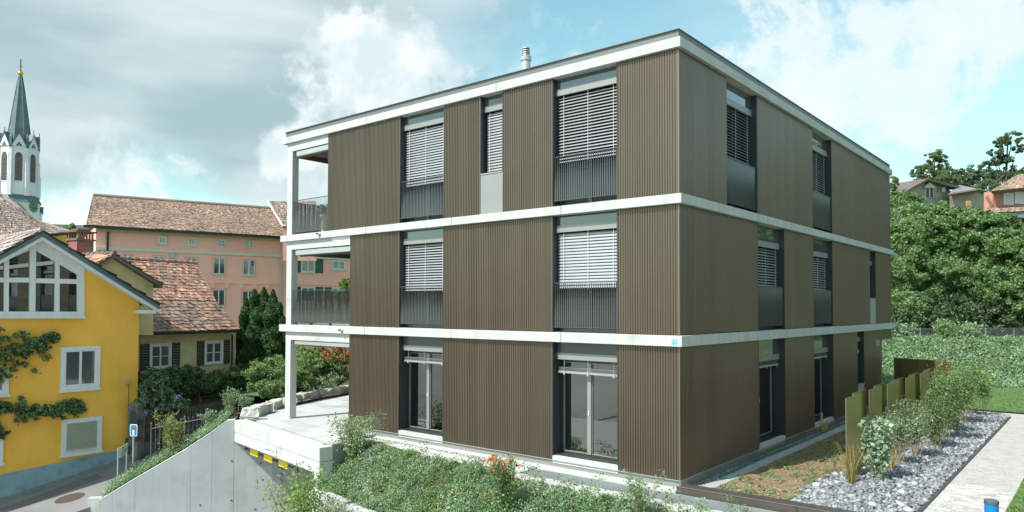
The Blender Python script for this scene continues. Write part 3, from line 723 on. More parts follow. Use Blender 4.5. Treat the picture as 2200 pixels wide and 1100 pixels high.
# one blade of the twisted flat bar railings, one blind slat
def bar_mesh(h, w=.032, t=.006, a0=-40, a1=18, seg=8, M_=RAILM):
    m = MB().use(M_); vs = []
    for i in range(seg+1):
        f = i/seg; an = math.radians(a1+(a0-a1)*(f**1.3)); c, s_ = math.cos(an), math.sin(an)
        for x, y in ((-w/2, -t/2), (w/2, -t/2), (w/2, t/2), (-w/2, t/2)): vs.append((x*c-y*s_, x*s_+y*c, h*f))
    fs = [(i*4+k, i*4+(k+1) % 4, i*4+4+(k+1) % 4, i*4+4+k) for i in range(seg) for k in range(4)]+[(0, 3, 2, 1), (seg*4, seg*4+1, seg*4+2, seg*4+3)]
    m.add(vs, fs); return m
BARM = bar_mesh(1.02).mesh('bar')
def slat_mb(L, tilt=52, w=.078, MM=ALU):
    m = MB().use(MM); a = math.radians(tilt); vs = []
    for x in (-L/2, L/2):
        for k in range(5):
            f = k/4-.5; yy = f*w; zc = .010*(1-4*f*f)
            vs.append((x, yy*math.cos(a)+zc*math.sin(a)*1, -yy*math.sin(a)+zc*math.cos(a)))
    m.add(vs, [(k, k+1, 5+k+1, 5+k) for k in range(4)]); return m
def railing(fr, u0, u1, zb, zt, d, sep_bars=True, parent=apt, brackets=()):
    e = part_empty('railing', parent, fr.p((u0+u1)/2, d, zb))
    m = MB().use(RAILM); fr.box(m, u0, u1, d-.022, d+.022, zt, zt+.014); m.build('handrail', e)
    m = MB().use(RAILM); fr.box(m, u0, u1, d-.022, d+.022, zb-.014, zb); m.build('bottom_rail', e)
    n = max(2, round(abs(u1-u0)/.0585)); L = zt-zb; uu = np.linspace(u0+.03, u1-.03, n)
    if sep_bars:
        for u in uu:
            x, y, _ = fr.p(u, d, zb); M = Matrix(((fr.u[0], -fr.n[0], 0, x), (fr.u[1], -fr.n[1], 0, y), (0, 0, L/1.02, zb), (0, 0, 0, 1))); inst('bar', BARM, e, M)
    else:
        m = MB().use(RAILM); bq = bar_mesh(L, .042, a0=-12, a1=9); bv = np.array(bq.v); bf = bq.f
        for u in uu:
            m.add([fr.p(u+v[0], d-v[1], zb+v[2]) for v in bv], bf)
        o = m.build('bars', e); o['kind'] = 'stuff'
    for u in brackets:
        m = MB().use(ANTH); fr.box(m, u-.04, u+.04, d-.02, d+.02, zb-.10, zb-.015); m.build('bracket', e)
    return e
def blind(fr, u0, u1, ztop, zbot, d, parent, tilt=52, tiltfn=None, step=.0715):
    e = part_empty('blind', parent, fr.p((u0+u1)/2, d, zbot))
    L = abs(u1-u0); me = slat_mb(L, tilt).mesh('slat'); z = ztop; n = 0; c = (u0+u1)/2
    while z > zbot:
        x, y, _ = fr.p(c, d, z); inst('slat', me, e, Matrix(((fr.u[0], fr.n[0], 0, x), (fr.u[1], fr.n[1], 0, y), (0, 0, 1, z), (0, 0, 0, 1)))); z -= step; n += 1
    ks = (.10, .5, .90) if L > 1.1 else (.15, .85)
    for k in ks: m = MB().use(CABLE); fr.box(m, u0+(u1-u0)*k-.004, u0+(u1-u0)*k+.004, d+.040, d+.044, zbot, ztop+.05); m.build('cord', e)
    m = MB().use(ANTH); fr.box(m, u0-.012, u0+.006, d-.03, d+.03, zbot-.3, ztop+.06); m.build('guide', e)
    m = MB().use(ANTH); fr.box(m, u1-.006, u1+.012, d-.03, d+.03, zbot-.3, ztop+.06); m.build('guide', e)
    return e
def jambs(fr, u0, u1, z0, z1, depth):
    m = MB().use(ANTH); fr.box(m, u0+.0005, u0+.022, -depth, -.004, z0, z1); fr.box(m, u1-.022, u1-.0005, -depth, -.004, z0, z1); fr.box(m, u0+.023, u1-.023, -depth, -.10, z0-.004+.005, z0+.02); return m.build('reveal', apt)
def pane(fr, u0, u1, z0, z1, d, parent, M_=GLASS, name='pane'):
    m = MB().use(M_); fr.box(m, u0, u1, d-.004, d+.004, z0, z1); return m.build(name, parent)
def ring(mb, fr, u0, u1, z0, z1, w, d0, d1):
    fr.box(mb, u0, u0+w, d0, d1, z0, z1); fr.box(mb, u1-w, u1, d0, d1, z0, z1); fr.box(mb, u0+w+.0005, u1-w-.0005, d0, d1, z0, z0+w); fr.box(mb, u0+w+.0005, u1-w-.0005, d0, d1, z1-w, z1); return mb
def bay_upper(fr, u0, u1, z0, z1, zt0, sep_bars=True, blindbot=None, gl=TGLASS, tilt=52):
    if u0 > u1: u0, u1 = u1, u0
    jambs(fr, u0, u1, z0, z1, .34)
    w = part_empty('window', apt, fr.p((u0+u1)/2, -.2, z0))
    a, b = u0+.024, u1-.024
    m = MB().use(DARKG); ring(m, fr, a, b, z0+.02, zt0-.17, .06, -.33, -.27); fr.box(m, (a+b)/2-.04, (a+b)/2+.04, -.325, -.265, z0+.081, zt0-.232); m.build('frame', w)
    pane(fr, a+.061, (a+b)/2-.041, z0+.081, zt0-.232, -.30, w, DGLASS); pane(fr, (a+b)/2+.041, b-.061, z0+.081, zt0-.232, -.30, w, DGLASS)
    m = MB().use(gl); fr.box(m, a, b, -.17, -.15, zt0+.001, z1-.012); m.build('transom', w)
    m = MB().use(GREYM); fr.box(m, a, b, -.20, -.13, zt0-.155, zt0); m.build('blind_box', w)
    bb = z0+.06 if blindbot is None else blindbot
    blind(fr, a+.012, b-.012, zt0-.21, bb, -.215, w, tilt)
    return w
# upper storeys, left facade
bay_upper(LF, X['b'], X['a'], Z2b, Z2t, 8.70, tilt=38, blindbot=6.93); railing(LF, X['b']+.025, X['a']-.025, 6.06, 7.07, -.045)
bay_upper(LF, X['f'], X['e'], Z2b, Z2t, 8.70, tilt=56, blindbot=6.93); railing(LF, X['f']+.025, X['e']-.025, 6.06, 7.07, -.045)
bay_upper(LF, X['b'], X['a'], Z1b, Z1t, 5.477, tilt=62, blindbot=3.98); railing(LF, X['b']+.025, X['a']-.025, 3.12, 4.13, -.045)
bay_upper(LF, X['f'], X['e'], Z1b, Z1t, 5.477, tilt=40, blindbot=3.98); railing(LF, X['f']+.025, X['e']-.025, 3.12, 4.13, -.045)
def bay_narrow(fr, u0, u1, z0, z1, zt0, zs, gl=TGLASS, lower=GREYM, tilt=58):
    jambs(fr, u0, u1, zs, z1, .34)
    w = part_empty('window', apt, fr.p((u0+u1)/2, -.2, zs)); a, b = u0+.024, u1-.024
    m = MB().use(DARKG); ring(m, fr, a, b, zs+.03, zt0-.17, .05, -.33, -.27); m.build('frame', w); pane(fr, a+.051, b-.051, zs+.081, zt0-.222, -.30, w, TGLASS)
    m = MB().use(gl); fr.box(m, a, b, -.17, -.15, zt0+.001, z1-.012); m.build('transom', w)
    m = MB().use(GREYM); fr.box(m, a, b, -.20, -.13, zt0-.155, zt0); m.build('blind_box', w)
    m = MB().use(LGREY); fr.box(m, u0+.003, u1-.003, -.34, .006, zs, zs+.022); m.build('sill', w)
    m = MB().use(lower); fr.box(m, u0+.004, u1-.004, -.06, -.012, z0+.012, zs-.002); m.build('lower_panel', w)
    blind(fr, a+.05, b-.02, zt0-.21, zs+.07, -.215, w, tilt); return w
bay_narrow(LF, X['d'], X['c'], Z2b, Z2t, 8.70, 6.93)
# right facade
bay_upper(RF, Y['p'], Y['q'], Z2b, Z2t, 8.56, tilt=35, blindbot=7.0); railing(RF, Y['p']+.025, Y['q']-.025, 6.03, 7.08, -.045, False)
bay_upper(RF, Y['s'], Y['t'], Z2b, Z2t, 8.56, tilt=40, blindbot=7.0); railing(RF, Y['s']+.025, Y['t']-.025, 6.03, 7.08, -.045, False)
bay_upper(RF, Y['q'], Y['r'], Z1b, Z1t, 5.31, tilt=35, blindbot=4.05); railing(RF, Y['q']+.025, Y['r']-.025, 3.12, 4.12, -.045, False)
bay_upper(RF, Y['s'], Y['t'], Z1b, Z1t, 5.31, tilt=35, blindbot=4.05); railing(RF, Y['s']+.025, Y['t']-.025, 3.12, 4.12, -.045, False)
bay_narrow(RF, Y['u'], Y['v'], Z1b, Z1t, 5.34, 3.93, lower=LGREY)
# ground floor glazed bays
def bay_ground(fr, u0, u1, zt0, zc0, zc1, split=.5, flip=False):
    if u0 > u1: u0, u1 = u1, u0
    jambs(fr, u0, u1, Z0b+.1, Z0t, .46)
    w = part_empty('window', apt, fr.p((u0+u1)/2, -.3, .1)); a, b = u0+.024, u1-.024
    m = MB().use(TGLASS if fr is RF else DARKG); fr.box(m, a, b, -.19, -.17, zt0+.001, Z0t-.01); m.build('transom', w)
    m = MB().use(GREYM); fr.box(m, a, b, -.22, -.15, zt0-.15, zt0); m.build('blind_box', w)
    bp = part_empty('blind', w, fr.p((u0+u1)/2, -.2, zc0))
    for i in range(5):
        m = MB().use(ALU); zz_ = zc0+.055+i*(zc1-zc0-.05)/5; fr.box(m, a+.03, b-.02, -.25, -.175, zz_, zz_+.004); m.build('slat', bp)
    m = MB().use(ALU); fr.box(m, a+.03, b-.02, -.262, -.165, zc0, zc0+.05); m.build('bottom_bar', bp)
    for k in (.12, .5, .9):
        m = MB().use(LGREY); uu = a+(b-a)*k; fr.box(m, uu-.02, uu+.02, -.164, -.15, zc0-.035, zc0+.06); fr.box(m, uu-.003, uu+.003, -.17, -.164, zc0+.05, zt0-.15); m.build('clip', bp)
    mid = a+(b-a)*split; D0, D1 = -.40, -.33
    m = MB().use(ANTH); ring(m, fr, a, b, .165, zt0-.16, .055, D0, D1); m.use(GREYM); fr.box(m, mid-.05, mid+.05, D0, D1+.015, .221, zt0-.216); m.build('frame', w)
    for q0, q1 in ((a+.056, mid-.051), (mid+.051, b-.056)):
        m = MB().use(GREYM); ring(m, fr, q0, q1, .221, zt0-.216, .018, D1-.05, D1-.02); m.build('sash', w); pane(fr, q0+.019, q1-.019, .24, zt0-.235, D1-.045, w)
    m = MB().use(WHITE); fr.box(m, mid-.010, mid+.010, D1+.015, D1+.035, 1.12, 1.22); m.build('handle', w)
    m = MB().use(CONC); fr.box(m, u0+.003, u1-.003, -.46, -.012, -.02, .15); m.build('sill', w)
    # room behind: pale back wall and side curtain
    return w
bay_ground(LF, X['b'], X['a'], 2.515, 2.05, 2.19, .46); bay_ground(LF, X['f'], X['e'], 2.515, 2.05, 2.19, .49)
wq = bay_ground(RF, Y['q'], Y['r'], 2.34, 2.03, 2.17, .42); bay_ground(RF, Y['s'], Y['t'], 2.34, 2.03, 2.17, .5)
# rooms behind the ground floor glazing
m = MB().use(mat('curtain_cloth', (.62, .64, .62), .9, var=.06)); 
for u0, u1 in ((-3.15, -2.75), (-8.45, -8.15)):
    for i in range(8):
        w_ = (u1-u0)/8; m.tube([(u0+w_*(i+.5), .58, .08), (u0+w_*(i+.5), .58, 2.4)], w_*.55, 6)
m.build('curtain', apt)
m = MB().use(INTW); m.box(-1.35, -1.25, .7, 3.5, .06, 2.4); m.box(-6.7, -6.6, .6, 3.5, .06, 2.7); m.box(-10.4, -8.7, 1.6, 1.7, .06, 2.7); m.build('partition', apt)
cl = mat('patterned_cloth', (.45, .09, .07), .9, col2=(.55, .55, .5), c2s=14, c2t=(.48, .52)); m = MB().use(cl); m.box(-.53, -.50, 5.45, 6.0, 1.05, 1.95); m.build('wall_hanging', apt)
m = MB().use(mat('wood_post', (.35, .18, .06), .6)); m.box(-.56, -.50, 5.12, 5.20, .07, 2.2); m.build('curtain', apt)
# narrow ground bay at the far end
jambs(RF, 13.4, 14.27, .92, Z0t, .34)
w = part_empty('window', apt, (-.2, 13.8, .92)); m = MB().use(DARKG); ring(m, RF, 13.43, 14.24, .95, 2.39, .05, -.33, -.27); m.build('frame', w); pane(RF, 13.49, 14.18, 1.0, 2.34, -.30, w, TGLASS)
m = MB().use(TGLASS); RF.box(m, 13.43, 14.24, -.17, -.15, 2.551, Z0t-.01); m.build('transom', w); m = MB().use(GREYM); RF.box(m, 13.43, 14.24, -.2, -.13, 2.40, 2.55); m.build('blind_box', w)
m = MB().use(LGREY); RF.box(m, 13.403, 14.267, -.34, .006, .90, .922); m.build('sill', w); m = MB().use(LGREY); RF.box(m, 13.404, 14.266, -.06, -.012, .07, .898); m.build('lower_panel', w)
m = MB().use(LGREY); m.tube([(-.08, 13.62, 2.39), (-.08, 13.62, 2.15)], .012, 6); m.lathe((-.08, 13.62), [(.02, 2.16), (.06, 2.10), (.06, 2.04), (.02, 1.98)], 10); m.build('blind_motor', w)
# plinth below the cladding, metal edge strip
m = MB().use(GREYM); LF.box(m, X['g']-.05, .012, -.30, -.03, -.16, .045); RF.box(m, .031, 16.68, -.30, -.03, -.16, .045); m.build('plinth', apt)
m = MB().use(LGREY); LF.box(m, X['g']-.05, .02, -.028, .02, .046, .056); RF.box(m, .021, 16.68, -.028, .02, .046, .056); m.build('drip_edge', apt)
# corner loggia: posts, beams, awning boxes, railings
for st, (z0, z1) in enumerate(((-.05, 2.775), (3.0, 5.706), (5.905, 8.932))):
    for (cx, cy) in ((-14.05, .0), (-14.05, 3.25)):
        m = MB().use(CONC); m.box(cx, cx+.28, cy, cy+.24, z0, z1-.272); m.build('column', apt, bevel=.008)
    xe = X['h'] if st == 2 else X['g']
    m = MB().use(CONCG if False else CONC); m.box(-14.05, xe-.003, .0, .24, z1-.27, z1-.0005); m.build('beam', apt)
    m = MB().use(CONC); m.box(-14.05, -13.81, .242, 3.5, z1-.27, z1-.0005); m.build('beam', apt)
    if st == 1:
        m = MB().use(WHITE); m.box(-11.6, xe-.004, -.012, -.001, z1-.268, z1-.002); m.build('cover_plate', apt)
    e = part_empty('awning', apt, (-12.5, .15, z1-.5)); dz = -.18 if st else -.13
    m = MB().use(LGREY); m.box(-13.60, xe-.004, .03, .17, z1-.285+dz, z1-.29); m.build('cassette', e, bevel=.015)
    m = MB().use(ANTH); m.box(-13.66, -13.601, .04, .16, z1-.27+dz, z1-.28); m.build('end_cap', e)
    m = MB().use(BROWNW if False else mat('awning_fabric', (.13, .10, .08), .9)); m.box(-13.58, xe-.01, .18, .24, z1-.32+dz, z1-.285); m.build('fabric_roll', e)
    if st:
        e = part_empty('awning', apt, (-13.9, 1.8, z1-.5)); m = MB().use(mat('awning_fabric', (.13, .10, .08), .9)); m.box(-13.95, -13.83, .30, 3.2, z1-.43, z1-.285); m.build('cassette', e)
        m = MB().use(mat('soffit_paint', (.55, .50, .45), .9)); m.box(-13.79, xe-.01, .26, 3.45, z1-.03, z1-.006); m.build('soffit', apt)
railing(LF, -13.76, X['h']-.01, 6.0, 7.015, -.03, True, apt, (-13.5, -12.7))
railing(LF, -13.76, X['g']-.01, 3.09, 4.10, -.03, True, apt, (-13.5, -12.7, -11.7))
WFr = Fr((-14.0, 0, 0), (0, 1), (-1, 0))
railing(WFr, .25, 3.24, 6.0, 7.015, 0, False); railing(WFr, .25, 3.24, 3.09, 4.10, 0, False)
# small things fixed to the bands
def cam_lamp(px, py):
    P = on_v((0, -.105), 90, px, py); e = part_empty('spotlight', apt, P)
    m = MB().use(LGREY); m.lathe((P[0], -.13), [(.028, P[2]-.03), (.034, P[2]), (.028, P[2]+.03)], 10); m.box(P[0]-.015, P[0]+.015, -.13, -.105, P[2]-.05, P[2]-.02); m.build('lamp_body', e, smooth=True)
    m = MB().use(BLACKM); m.box(P[0]-.10, P[0]-.03, -.20, -.13, P[2]-.01, P[2]+.03); m.build('lamp_head', e)
cam_lamp(688, 503); cam_lamp(736, 710)
P = on_v((.10, 0), 0, 1888, 737); m = MB().use(LGREY); m.box(.003, .10, P[1]-.05, P[1]+.1, P[2]-.10, P[2]+.12); m.build('wall_lamp', apt)
# house number plate
u0, z0 = LF.uz(1443, 728, .105); u1, z1 = LF.uz(1455, 740, .105); uc, zc = (u0+u1)/2, (z0+z1)/2
m = MB().use(mat('enamel_white', (.62, .78, .80), .3)); LF.box(m, uc-.068, uc+.068, .105, .110, zc-.065, zc+.065); pl = m.build('number_plate', apt)
m = MB().use(mat('enamel_blue', (.03, .36, .56), .3)); LF.box(m, uc-.060, uc+.060, .1105, .113, zc-.057, zc+.057); m.build('plate_field', pl)
put_text(LF, '15', uc, .117, zc, .115, mat('enamel_white', (.62, .78, .80), .3), pl)
# flue on the roof
fx, fy = -5.0, 1.23
f = part_empty('flue', apt, (fx, fy, 9.17))
m = MB().use(STEEL); m.lathe((fx, fy), [(.125, 9.17), (.125, 10.08)], 24); m.build('flue_pipe', f, smooth=False)
m = MB().use(LGREY); m.lathe((fx, fy), [(.135, 10.06), (.145, 10.07), (.145, 10.17), (.10, 10.20)], 24); m.build('collar', f)
m = MB().use(mat('rust_copper', (.20, .09, .06), .7, .2)); m.lathe((fx, fy), [(.06, 10.19), (.06, 10.42)], 16); m.build('inner_pipe', f)
for i in range(4):
    z = 10.215+i*.058; m = MB().use(STEEL); m.lathe((fx, fy), [(.105, z), (.10, z+.02), (.07, z+.03)], 20); m.build('louvre_ring', f)
# potted bush on the top loggia
bp = on_v((0, .35), 90, 697, 492); pot = thing('plant_pot', 'pale tall planter standing on the top floor balcony', 'plant pot', (bp[0], .35, 5.905))
m = MB().use(mat('pot_clay', (.55, .52, .45), .8)); m.lathe((bp[0], .35), [(.10, 5.905), (.13, 6.45), (.145, 6.45), (.145, 6.5), (.11, 6.5), (.11, 6.46)], 16); m.build('pot_body', pot)
shrub('balcony_bush', 'small leafy bush growing from the planter on the top balcony', (bp[0], .35, 6.46), .42, .42, L_LIME, 500, .05, nst=12, low=.25, cat='potted bush')
q = dep(22.2, 742, 625); t2 = tree('balcony_tree', 'young yellow green tree seen behind the first floor balcony railing', (q[0], q[1], -.14), (q[0], q[1], 4.0), [((q[0], q[1], 3.6), (.45, .45, .5)), ((q[0]-.2, q[1], 4.15), (.25, .25, .3))], L_LIME, 2200, .09, trunk_r=.04, limbs=False) if False else None
# ------------------------------------------------------------------ front strip: gravel, kerbs, gratings, planted bank
GZ = -.13
def flat(name, poly, z, m, th=.05, parent=None):
    b = MB().use(m); b.prism(poly, z-th, z); return b.build(name, parent)
g = flat('light_kerb', [(-9.25, -.62), (-4.4, -1.12), (-3.4, -1.12), (-3.4, -.56), (-4.0, -.56), (-9.5, -.36)], GZ+.03, CONC, .35); struct(g)
g = flat('gravel_trench', [(-9.6, -.36), (-3.42, -.55), (-3.42, -.02), (-10.5, -.02)], GZ-.02, SOILD, .2); struct(g)
n = 5200; P = np.stack([-9.4+rng.random(n)*5.9, -.55+rng.random(n)*.36, GZ-.015+rng.random(n)*.02], 1); P = P[P[:, 1] > -.36-(P[:, 0]+9.5)*.031]
rocks_mesh('white_gravel', P, .011+.013*rng.random(len(P)), mat('pale_gravel', (.50, .50, .50), .85, var=.3, vs=6, tone=True))
g = flat('concrete_strip', [(-9.6, -.18), (-3.42, -.18), (-3.42, -.031), (-9.6, -.031)], GZ+.012, CONC, .2); struct(g)
# light shaft gratings along the corner
pitw = struct(flat('shaft_floor', [(-3.4, -1.12), (14, -1.12), (14, -.31), (-3.4, -.31)], -.9, INTD, .05))
for i, (x0, x1) in enumerate([(-3.4, -2.2), (-2.2, -1.0), (-1.0, .2), (.2, 1.4), (1.4, 2.6), (2.6, 3.8), (3.8, 5.0)]):
    gz = GZ+.0; e = thing('steel_grating', ['galvanised steel grating panel at the left end of the strip, beside the white gravel', 'steel grating panel below the big glazed door of the ground floor', 'steel grating panel just left of the corner of the bronze building', 'steel grating panel directly at the corner of the bronze building', 'steel grating panel at the start of the dark edging board', 'steel grating panel beside the middle of the dark edging board', 'steel grating panel at the right end, cut by the bottom edge of the picture'][i], 'grating', ((x0+x1)/2, -.7, gz), 'steel gratings over the light shaft')
    b = MB().use(STEEL)
    for k in range(34):
        x = x0+.02+k*(x1-x0-.04)/33; b.box(x-.004, x+.004, -1.03, -.34, gz-.03, gz)
    for k in range(24):
        y = -1.02+k*.029; b.box(x0+.012, x1-.012, y-.003, y+.003, gz-.014, gz-.002)
    o = b.build('bars', e); o['kind'] = 'stuff'
    b = MB().use(STEEL); b.box(x0+.003, x1-.003, -1.045, -1.034, gz-.03, gz+.003); b.box(x0+.003, x1-.003, -.339, -.328, gz-.03, gz+.003); b.box(x0+.003, x0+.011, -1.0335, -.3395, gz-.03, gz+.003); b.box(x1-.011, x1-.003, -1.0335, -.3395, gz-.03, gz+.003); b.build('frame', e)
struct(flat('shaft_wall', [(-3.39, -1.30), (14, -1.30), (14, -1.05), (-3.39, -1.05)], GZ+.035, CONC, 1.2))
struct(flat('house_footing', [(-9.6, -.03), (.05, -.03), (.05, .05), (-9.6, .05)], GZ+.028, CONC, .3))
struct(flat('house_footing', [(-3.4, -.325), (.06, -.325), (.06, -.032), (-3.4, -.032)], GZ+.04, CONC, .3))
# dark edging between gratings and the soil bed
ke = thing('edging_board', 'dark brown metal edging running from the building corner along the soil bed', 'edging', (3, -.1, GZ))
def edge_z(x): return .0
pts = [(.06, -.12), (2.4, -.06), (4.9, -.02), (8, .02)]
for (xa, ya), (xb, yb) in zip(pts[:-1], pts[1:]):
    b = MB().use(mat('brown_edging', (.10, .088, .078), .5, .4, var=.15)); b.prism([(xa+.002, ya-.17), (xb-.002, yb-.17), (xb-.002, yb+.20), (xa+.002, ya+.20)], GZ-.12, .0); b.build('edging_length', ke, bevel=.01)
    b = MB().use(mat('edging_lip', (.24, .21, .18), .4, .5)); b.prism([(xa+.002, ya-.182), (xb-.002, yb-.182), (xb-.002, yb-.15), (xa+.002, ya-.15)], .001, .012); b.build('edging_lip', ke)
# bank: plants between the kerb and the lower retaining wall
WT = [(-9.0, -2.32), (-8.3, -2.45), (-7.2, -2.62), (-5.7, -2.78), (-3.5, -3.3), (-1.0, -4.1), (2, -4.9), (6, -5.6)]
WZ = -1.06
rw = thing('bank_wall', 'low bright curved concrete retaining wall below the planted bank', 'retaining wall', (-6.5, -2.9, -3.05))
for i, ((xa, ya), (xb, yb)) in enumerate(zip(WT[:-1], WT[1:])):
    b = MB().use(CONC); g_ = .003; b.prism([(xa+g_*(i in (1, 3)), ya-.24), (xb, yb-.24), (xb, yb), (xa+g_*(i in (1, 3)), ya)], -3.06, WZ+.03*math.sin(i*2.1)); b.build('wall_panel', rw)
b = MB().use(SOILD); rows = []
for k in range(7):
    t = k/6; rows.append([(x, y*(1-t)+(-1.08 if x > -3.5 else -.66-(x+9.0)*.085)*t, (WZ-.12)*(1-t)+(GZ-.02)*t+.06*math.sin(x*1.3+k)) for x, y in WT])
vs = [p for r in rows for p in r]; nW = len(WT)
b.add(vs, [(k*nW+i, k*nW+i+1, (k+1)*nW+i+1, (k+1)*nW+i) for k in range(6) for i in range(nW-1)]); bank = struct(b.build('planted_bank'))
def bankpt(x, t):
    i = max(0, min(nW-2, next((j for j in range(nW-1) if WT[j+1][0] >= x), nW-2))); (xa, ya), (xb, yb) = WT[i], WT[i+1]; f = (x-xa)/(xb-xa)
    y0 = ya+(yb-ya)*f; y1 = -1.12 if x > -3.5 else -.70-(x+9.0)*.085
    return np.array([x, y0*(1-t)+y1*t, (WZ-.1)*(1-t)+(GZ-.0)*t])
P = []; S_ = []; MI = []
for _ in range(3000):
    x = -9.0+rng.random()*12.6; t = rng.random(); c = bankpt(x, t); hh = (.07+.16*rng.random())*(1.25 if x < -7.6 else 1)*(.35+.65*min(1, (1-t)*4+.1)); lf = int(38*(.6+rng.random())); r = .10+.10*rng.random()
    q = ball(lf, .6)*np.array([r, r, hh*.6])+c+np.array([0, 0, hh*.45]); P.append(q); MI.append(np.full(lf, 3 if rng.random() < .05 else (0 if math.sin(x*2.1+t*5)+.6*math.sin(x*5.3-t*8)+rng.normal()*.5 > -.3 else (1 if math.sin(x*3.3+t*4) > 0 else 2))))
P = np.concatenate(P); MI = np.concatenate(MI)
Q = []; QM = []
for _ in range(230):
    x = -9.0+rng.random()*12.4; t = rng.random()**1.2; c = bankpt(x, t); hh = .16+.26*rng.random()**2; k_ = rng.integers(0, 3); m_ = 90
    f = rng.random(m_); Q.append(np.stack([c[0]+rng.normal(size=m_)*.05*(1+f), c[1]+rng.normal(size=m_)*.05*(1+f), c[2]+f*hh+.04], 1)); QM.append(np.full(m_, k_))
P = np.concatenate([P]+Q); MI = np.concatenate([MI]+QM)
o = leaves('ground_cover', P, .050, [L_BANK, L_SILV, L_OLIVE, L_STRAW], mi=MI, nbias=(-.1, -.2, .8), aspect=.5); o['kind'] = 'stuff'; o['label'] = 'dense low green ground cover over the bank below the bronze building'
# shrubs on and under the bank
q = bankpt(-8.6, .75); shrub('bank_shrub', 'tall loose bush with small leaves at the corner of the terrace', (-8.75, -1.35, -.35), 1.05, 1.15, [L_OLIVE, L_SILV], 2400, .06, nst=20, low=.12, tightness=.10)
c = bankpt(-2.75, .55); shrub('flowering_shrub', 'green bush with orange flower heads in the planted bank', c+np.array([0, -.1, 0]), 1.15, .72, [L_OLIVE, L_BANK], 2800, .055, nst=12, low=.12, extra=(L_ORNG, 24, .055), tightness=.09)
c = bankpt(.1, .8); shrub('thin_shrub', 'thin twiggy young bush in front of the building corner', c, .85, .85, [L_OLIVE, L_SILV], 900, .05, nst=12, low=.15, tightness=.06)
c = bankpt(-1.9, .15); shrub('bank_shrub', 'small silvery bush low on the bank right of the orange flowering one', c, .7, .8, [L_SILV, L_BANK], 1400, .05, nst=12, low=.1)
c = bankpt(-4.2, .82); shrub('bank_shrub', 'small upright bush left of the orange flowering one by the kerb', c, .5, .6, [L_SILV, L_BANK], 800, .045, nst=9, low=.1)
pt = dep(17.2, 655, 1120); shrub('drive_shrub', 'pale yellow green bush growing beside the driveway under the garage pillar', (pt[0], pt[1], -3.05), pt[2]+3.05+1.15, 1.35, [L_LIME, L_OLIVE], 4200, .075, nst=16, low=.3, tightness=.10, smat=BARK, stem_r=.012)
pt = dep(16.3, 735, 1120); shrub('drive_shrub', 'pale leafy bush against the pillar and the bank wall', (pt[0]-.35, pt[1], -3.05), 2.15, 1.0, [L_OLIVE, L_SILV], 1800, .07, nst=12, low=.45, tightness=.10)

# ------------------------------------------------------------------ right hand garden
struct(flat('gravel_bed', [(.02, .1), (.24, .1), (.24, 19), (.02, 19)], GZ-.01, SOILD, .1))
n = 7000; P = np.stack([.0+rng.random(n)*.24, .15+rng.random(n)**1.3*17, GZ-.005+rng.random(n)*.02], 1); rocks_mesh('dark_gravel', P, .013+.014*rng.random(n), mat('blue_grey_gravel', (.25, .28, .29), .8, var=.35, vs=6, tone=True))
cs = struct(flat('concrete_strip', [(.24, .1), (.50, .1), (.50, 17.5), (.24, 17.5)], GZ+.025, CONCG, .2))
so_ = MB().use(SOIL); nx, ny = 14, 60; vs = [(.50+1.8*i/nx, .1+17.3*j/ny, GZ+.02+.035*math.sin(i*1.9+j*.7)*math.sin(j*1.3-i)*(0 < i < nx)) for j in range(ny+1) for i in range(nx+1)]
so_.add(vs, [(j*(nx+1)+i, j*(nx+1)+i+1, (j+1)*(nx+1)+i+1, (j+1)*(nx+1)+i) for j in range(ny) for i in range(nx)]); struct(so_.build('soil_bed'))
n = 2600; P = np.stack([.52+rng.random(n)*1.8, .15+rng.random(n)**1.5*13, np.full(n, GZ+.035)], 1); o = rocks_mesh('soil_crumbs', P, .008+.022*rng.random(n)**2, mat('pale_soil_stone', (.34, .27, .17), .9, var=.3, vs=8, tone=True)); o['label'] = 'pale pebbles and crumbs scattered over the soil bed'
P = []
for _ in range(190):
    c = np.array([.6+rng.random()*1.7, .25+rng.random()**1.3*12, GZ+.03]); r = .04+.10*rng.random()**2; P.append(ball(int(20+r*500), .6)*np.array([r, r, .04])+c+np.array([0, 0, .03]))
o = leaves('soil_seedlings', np.concatenate(P), .030, [L_BANK, L_OLIVE], mi=None, nbias=(0, 0, .8)); o['kind'] = 'stuff'; o['label'] = 'small green seedlings scattered over the brown soil bed'
# slate bed
struct(flat('slate_bed', [(2.1, .2), (4.07, .2), (4.07, 16.4), (2.1, 16.4)], GZ+.01, mat('slate_fines', (.20, .21, .23), .9, var=.3, vs=8, bump=.6), .12))
n = 15000; u = rng.random(n)**1.35; y = .15+16.1*u; x = 2.12+rng.random(n)*1.92; ed = rng.random(n)
x = np.where((ed < .10) & (y < 3.2), 1.95+rng.random(n)*.4, x); sz = (.017+.045*rng.random(n)**2.2)*(1+.25*u)
sz = np.where(rng.random(n) < .018, .055+.045*rng.random(n), sz)
hump = .10*np.exp(-((x-2.9)/.7)**2)
ok = ~((y < 1.2) & (x < 2.1)); P = np.stack([x, y, GZ+.015+hump+.03*rng.random(n)], 1)
o = rocks_mesh('slate_chippings', P[ok], sz[ok], SLATE, flat=.75); o['label'] = 'blue grey slate chippings heaped along the paved path'
bigs = [(2.32, 1.35, .16), (2.62, .85, .12), (2.95, 1.15, .15), (3.35, .95, .15), (3.75, 1.35, .17), (3.0, 1.9, .13), (2.75, 1.75, .11), (3.55, 2.3, .12), (3.6, 3.3, .14), (3.95, 1.0, .13), (3.1, .55, .17), (2.35, 2.3, .12), (2.1, 1.9, .13)]
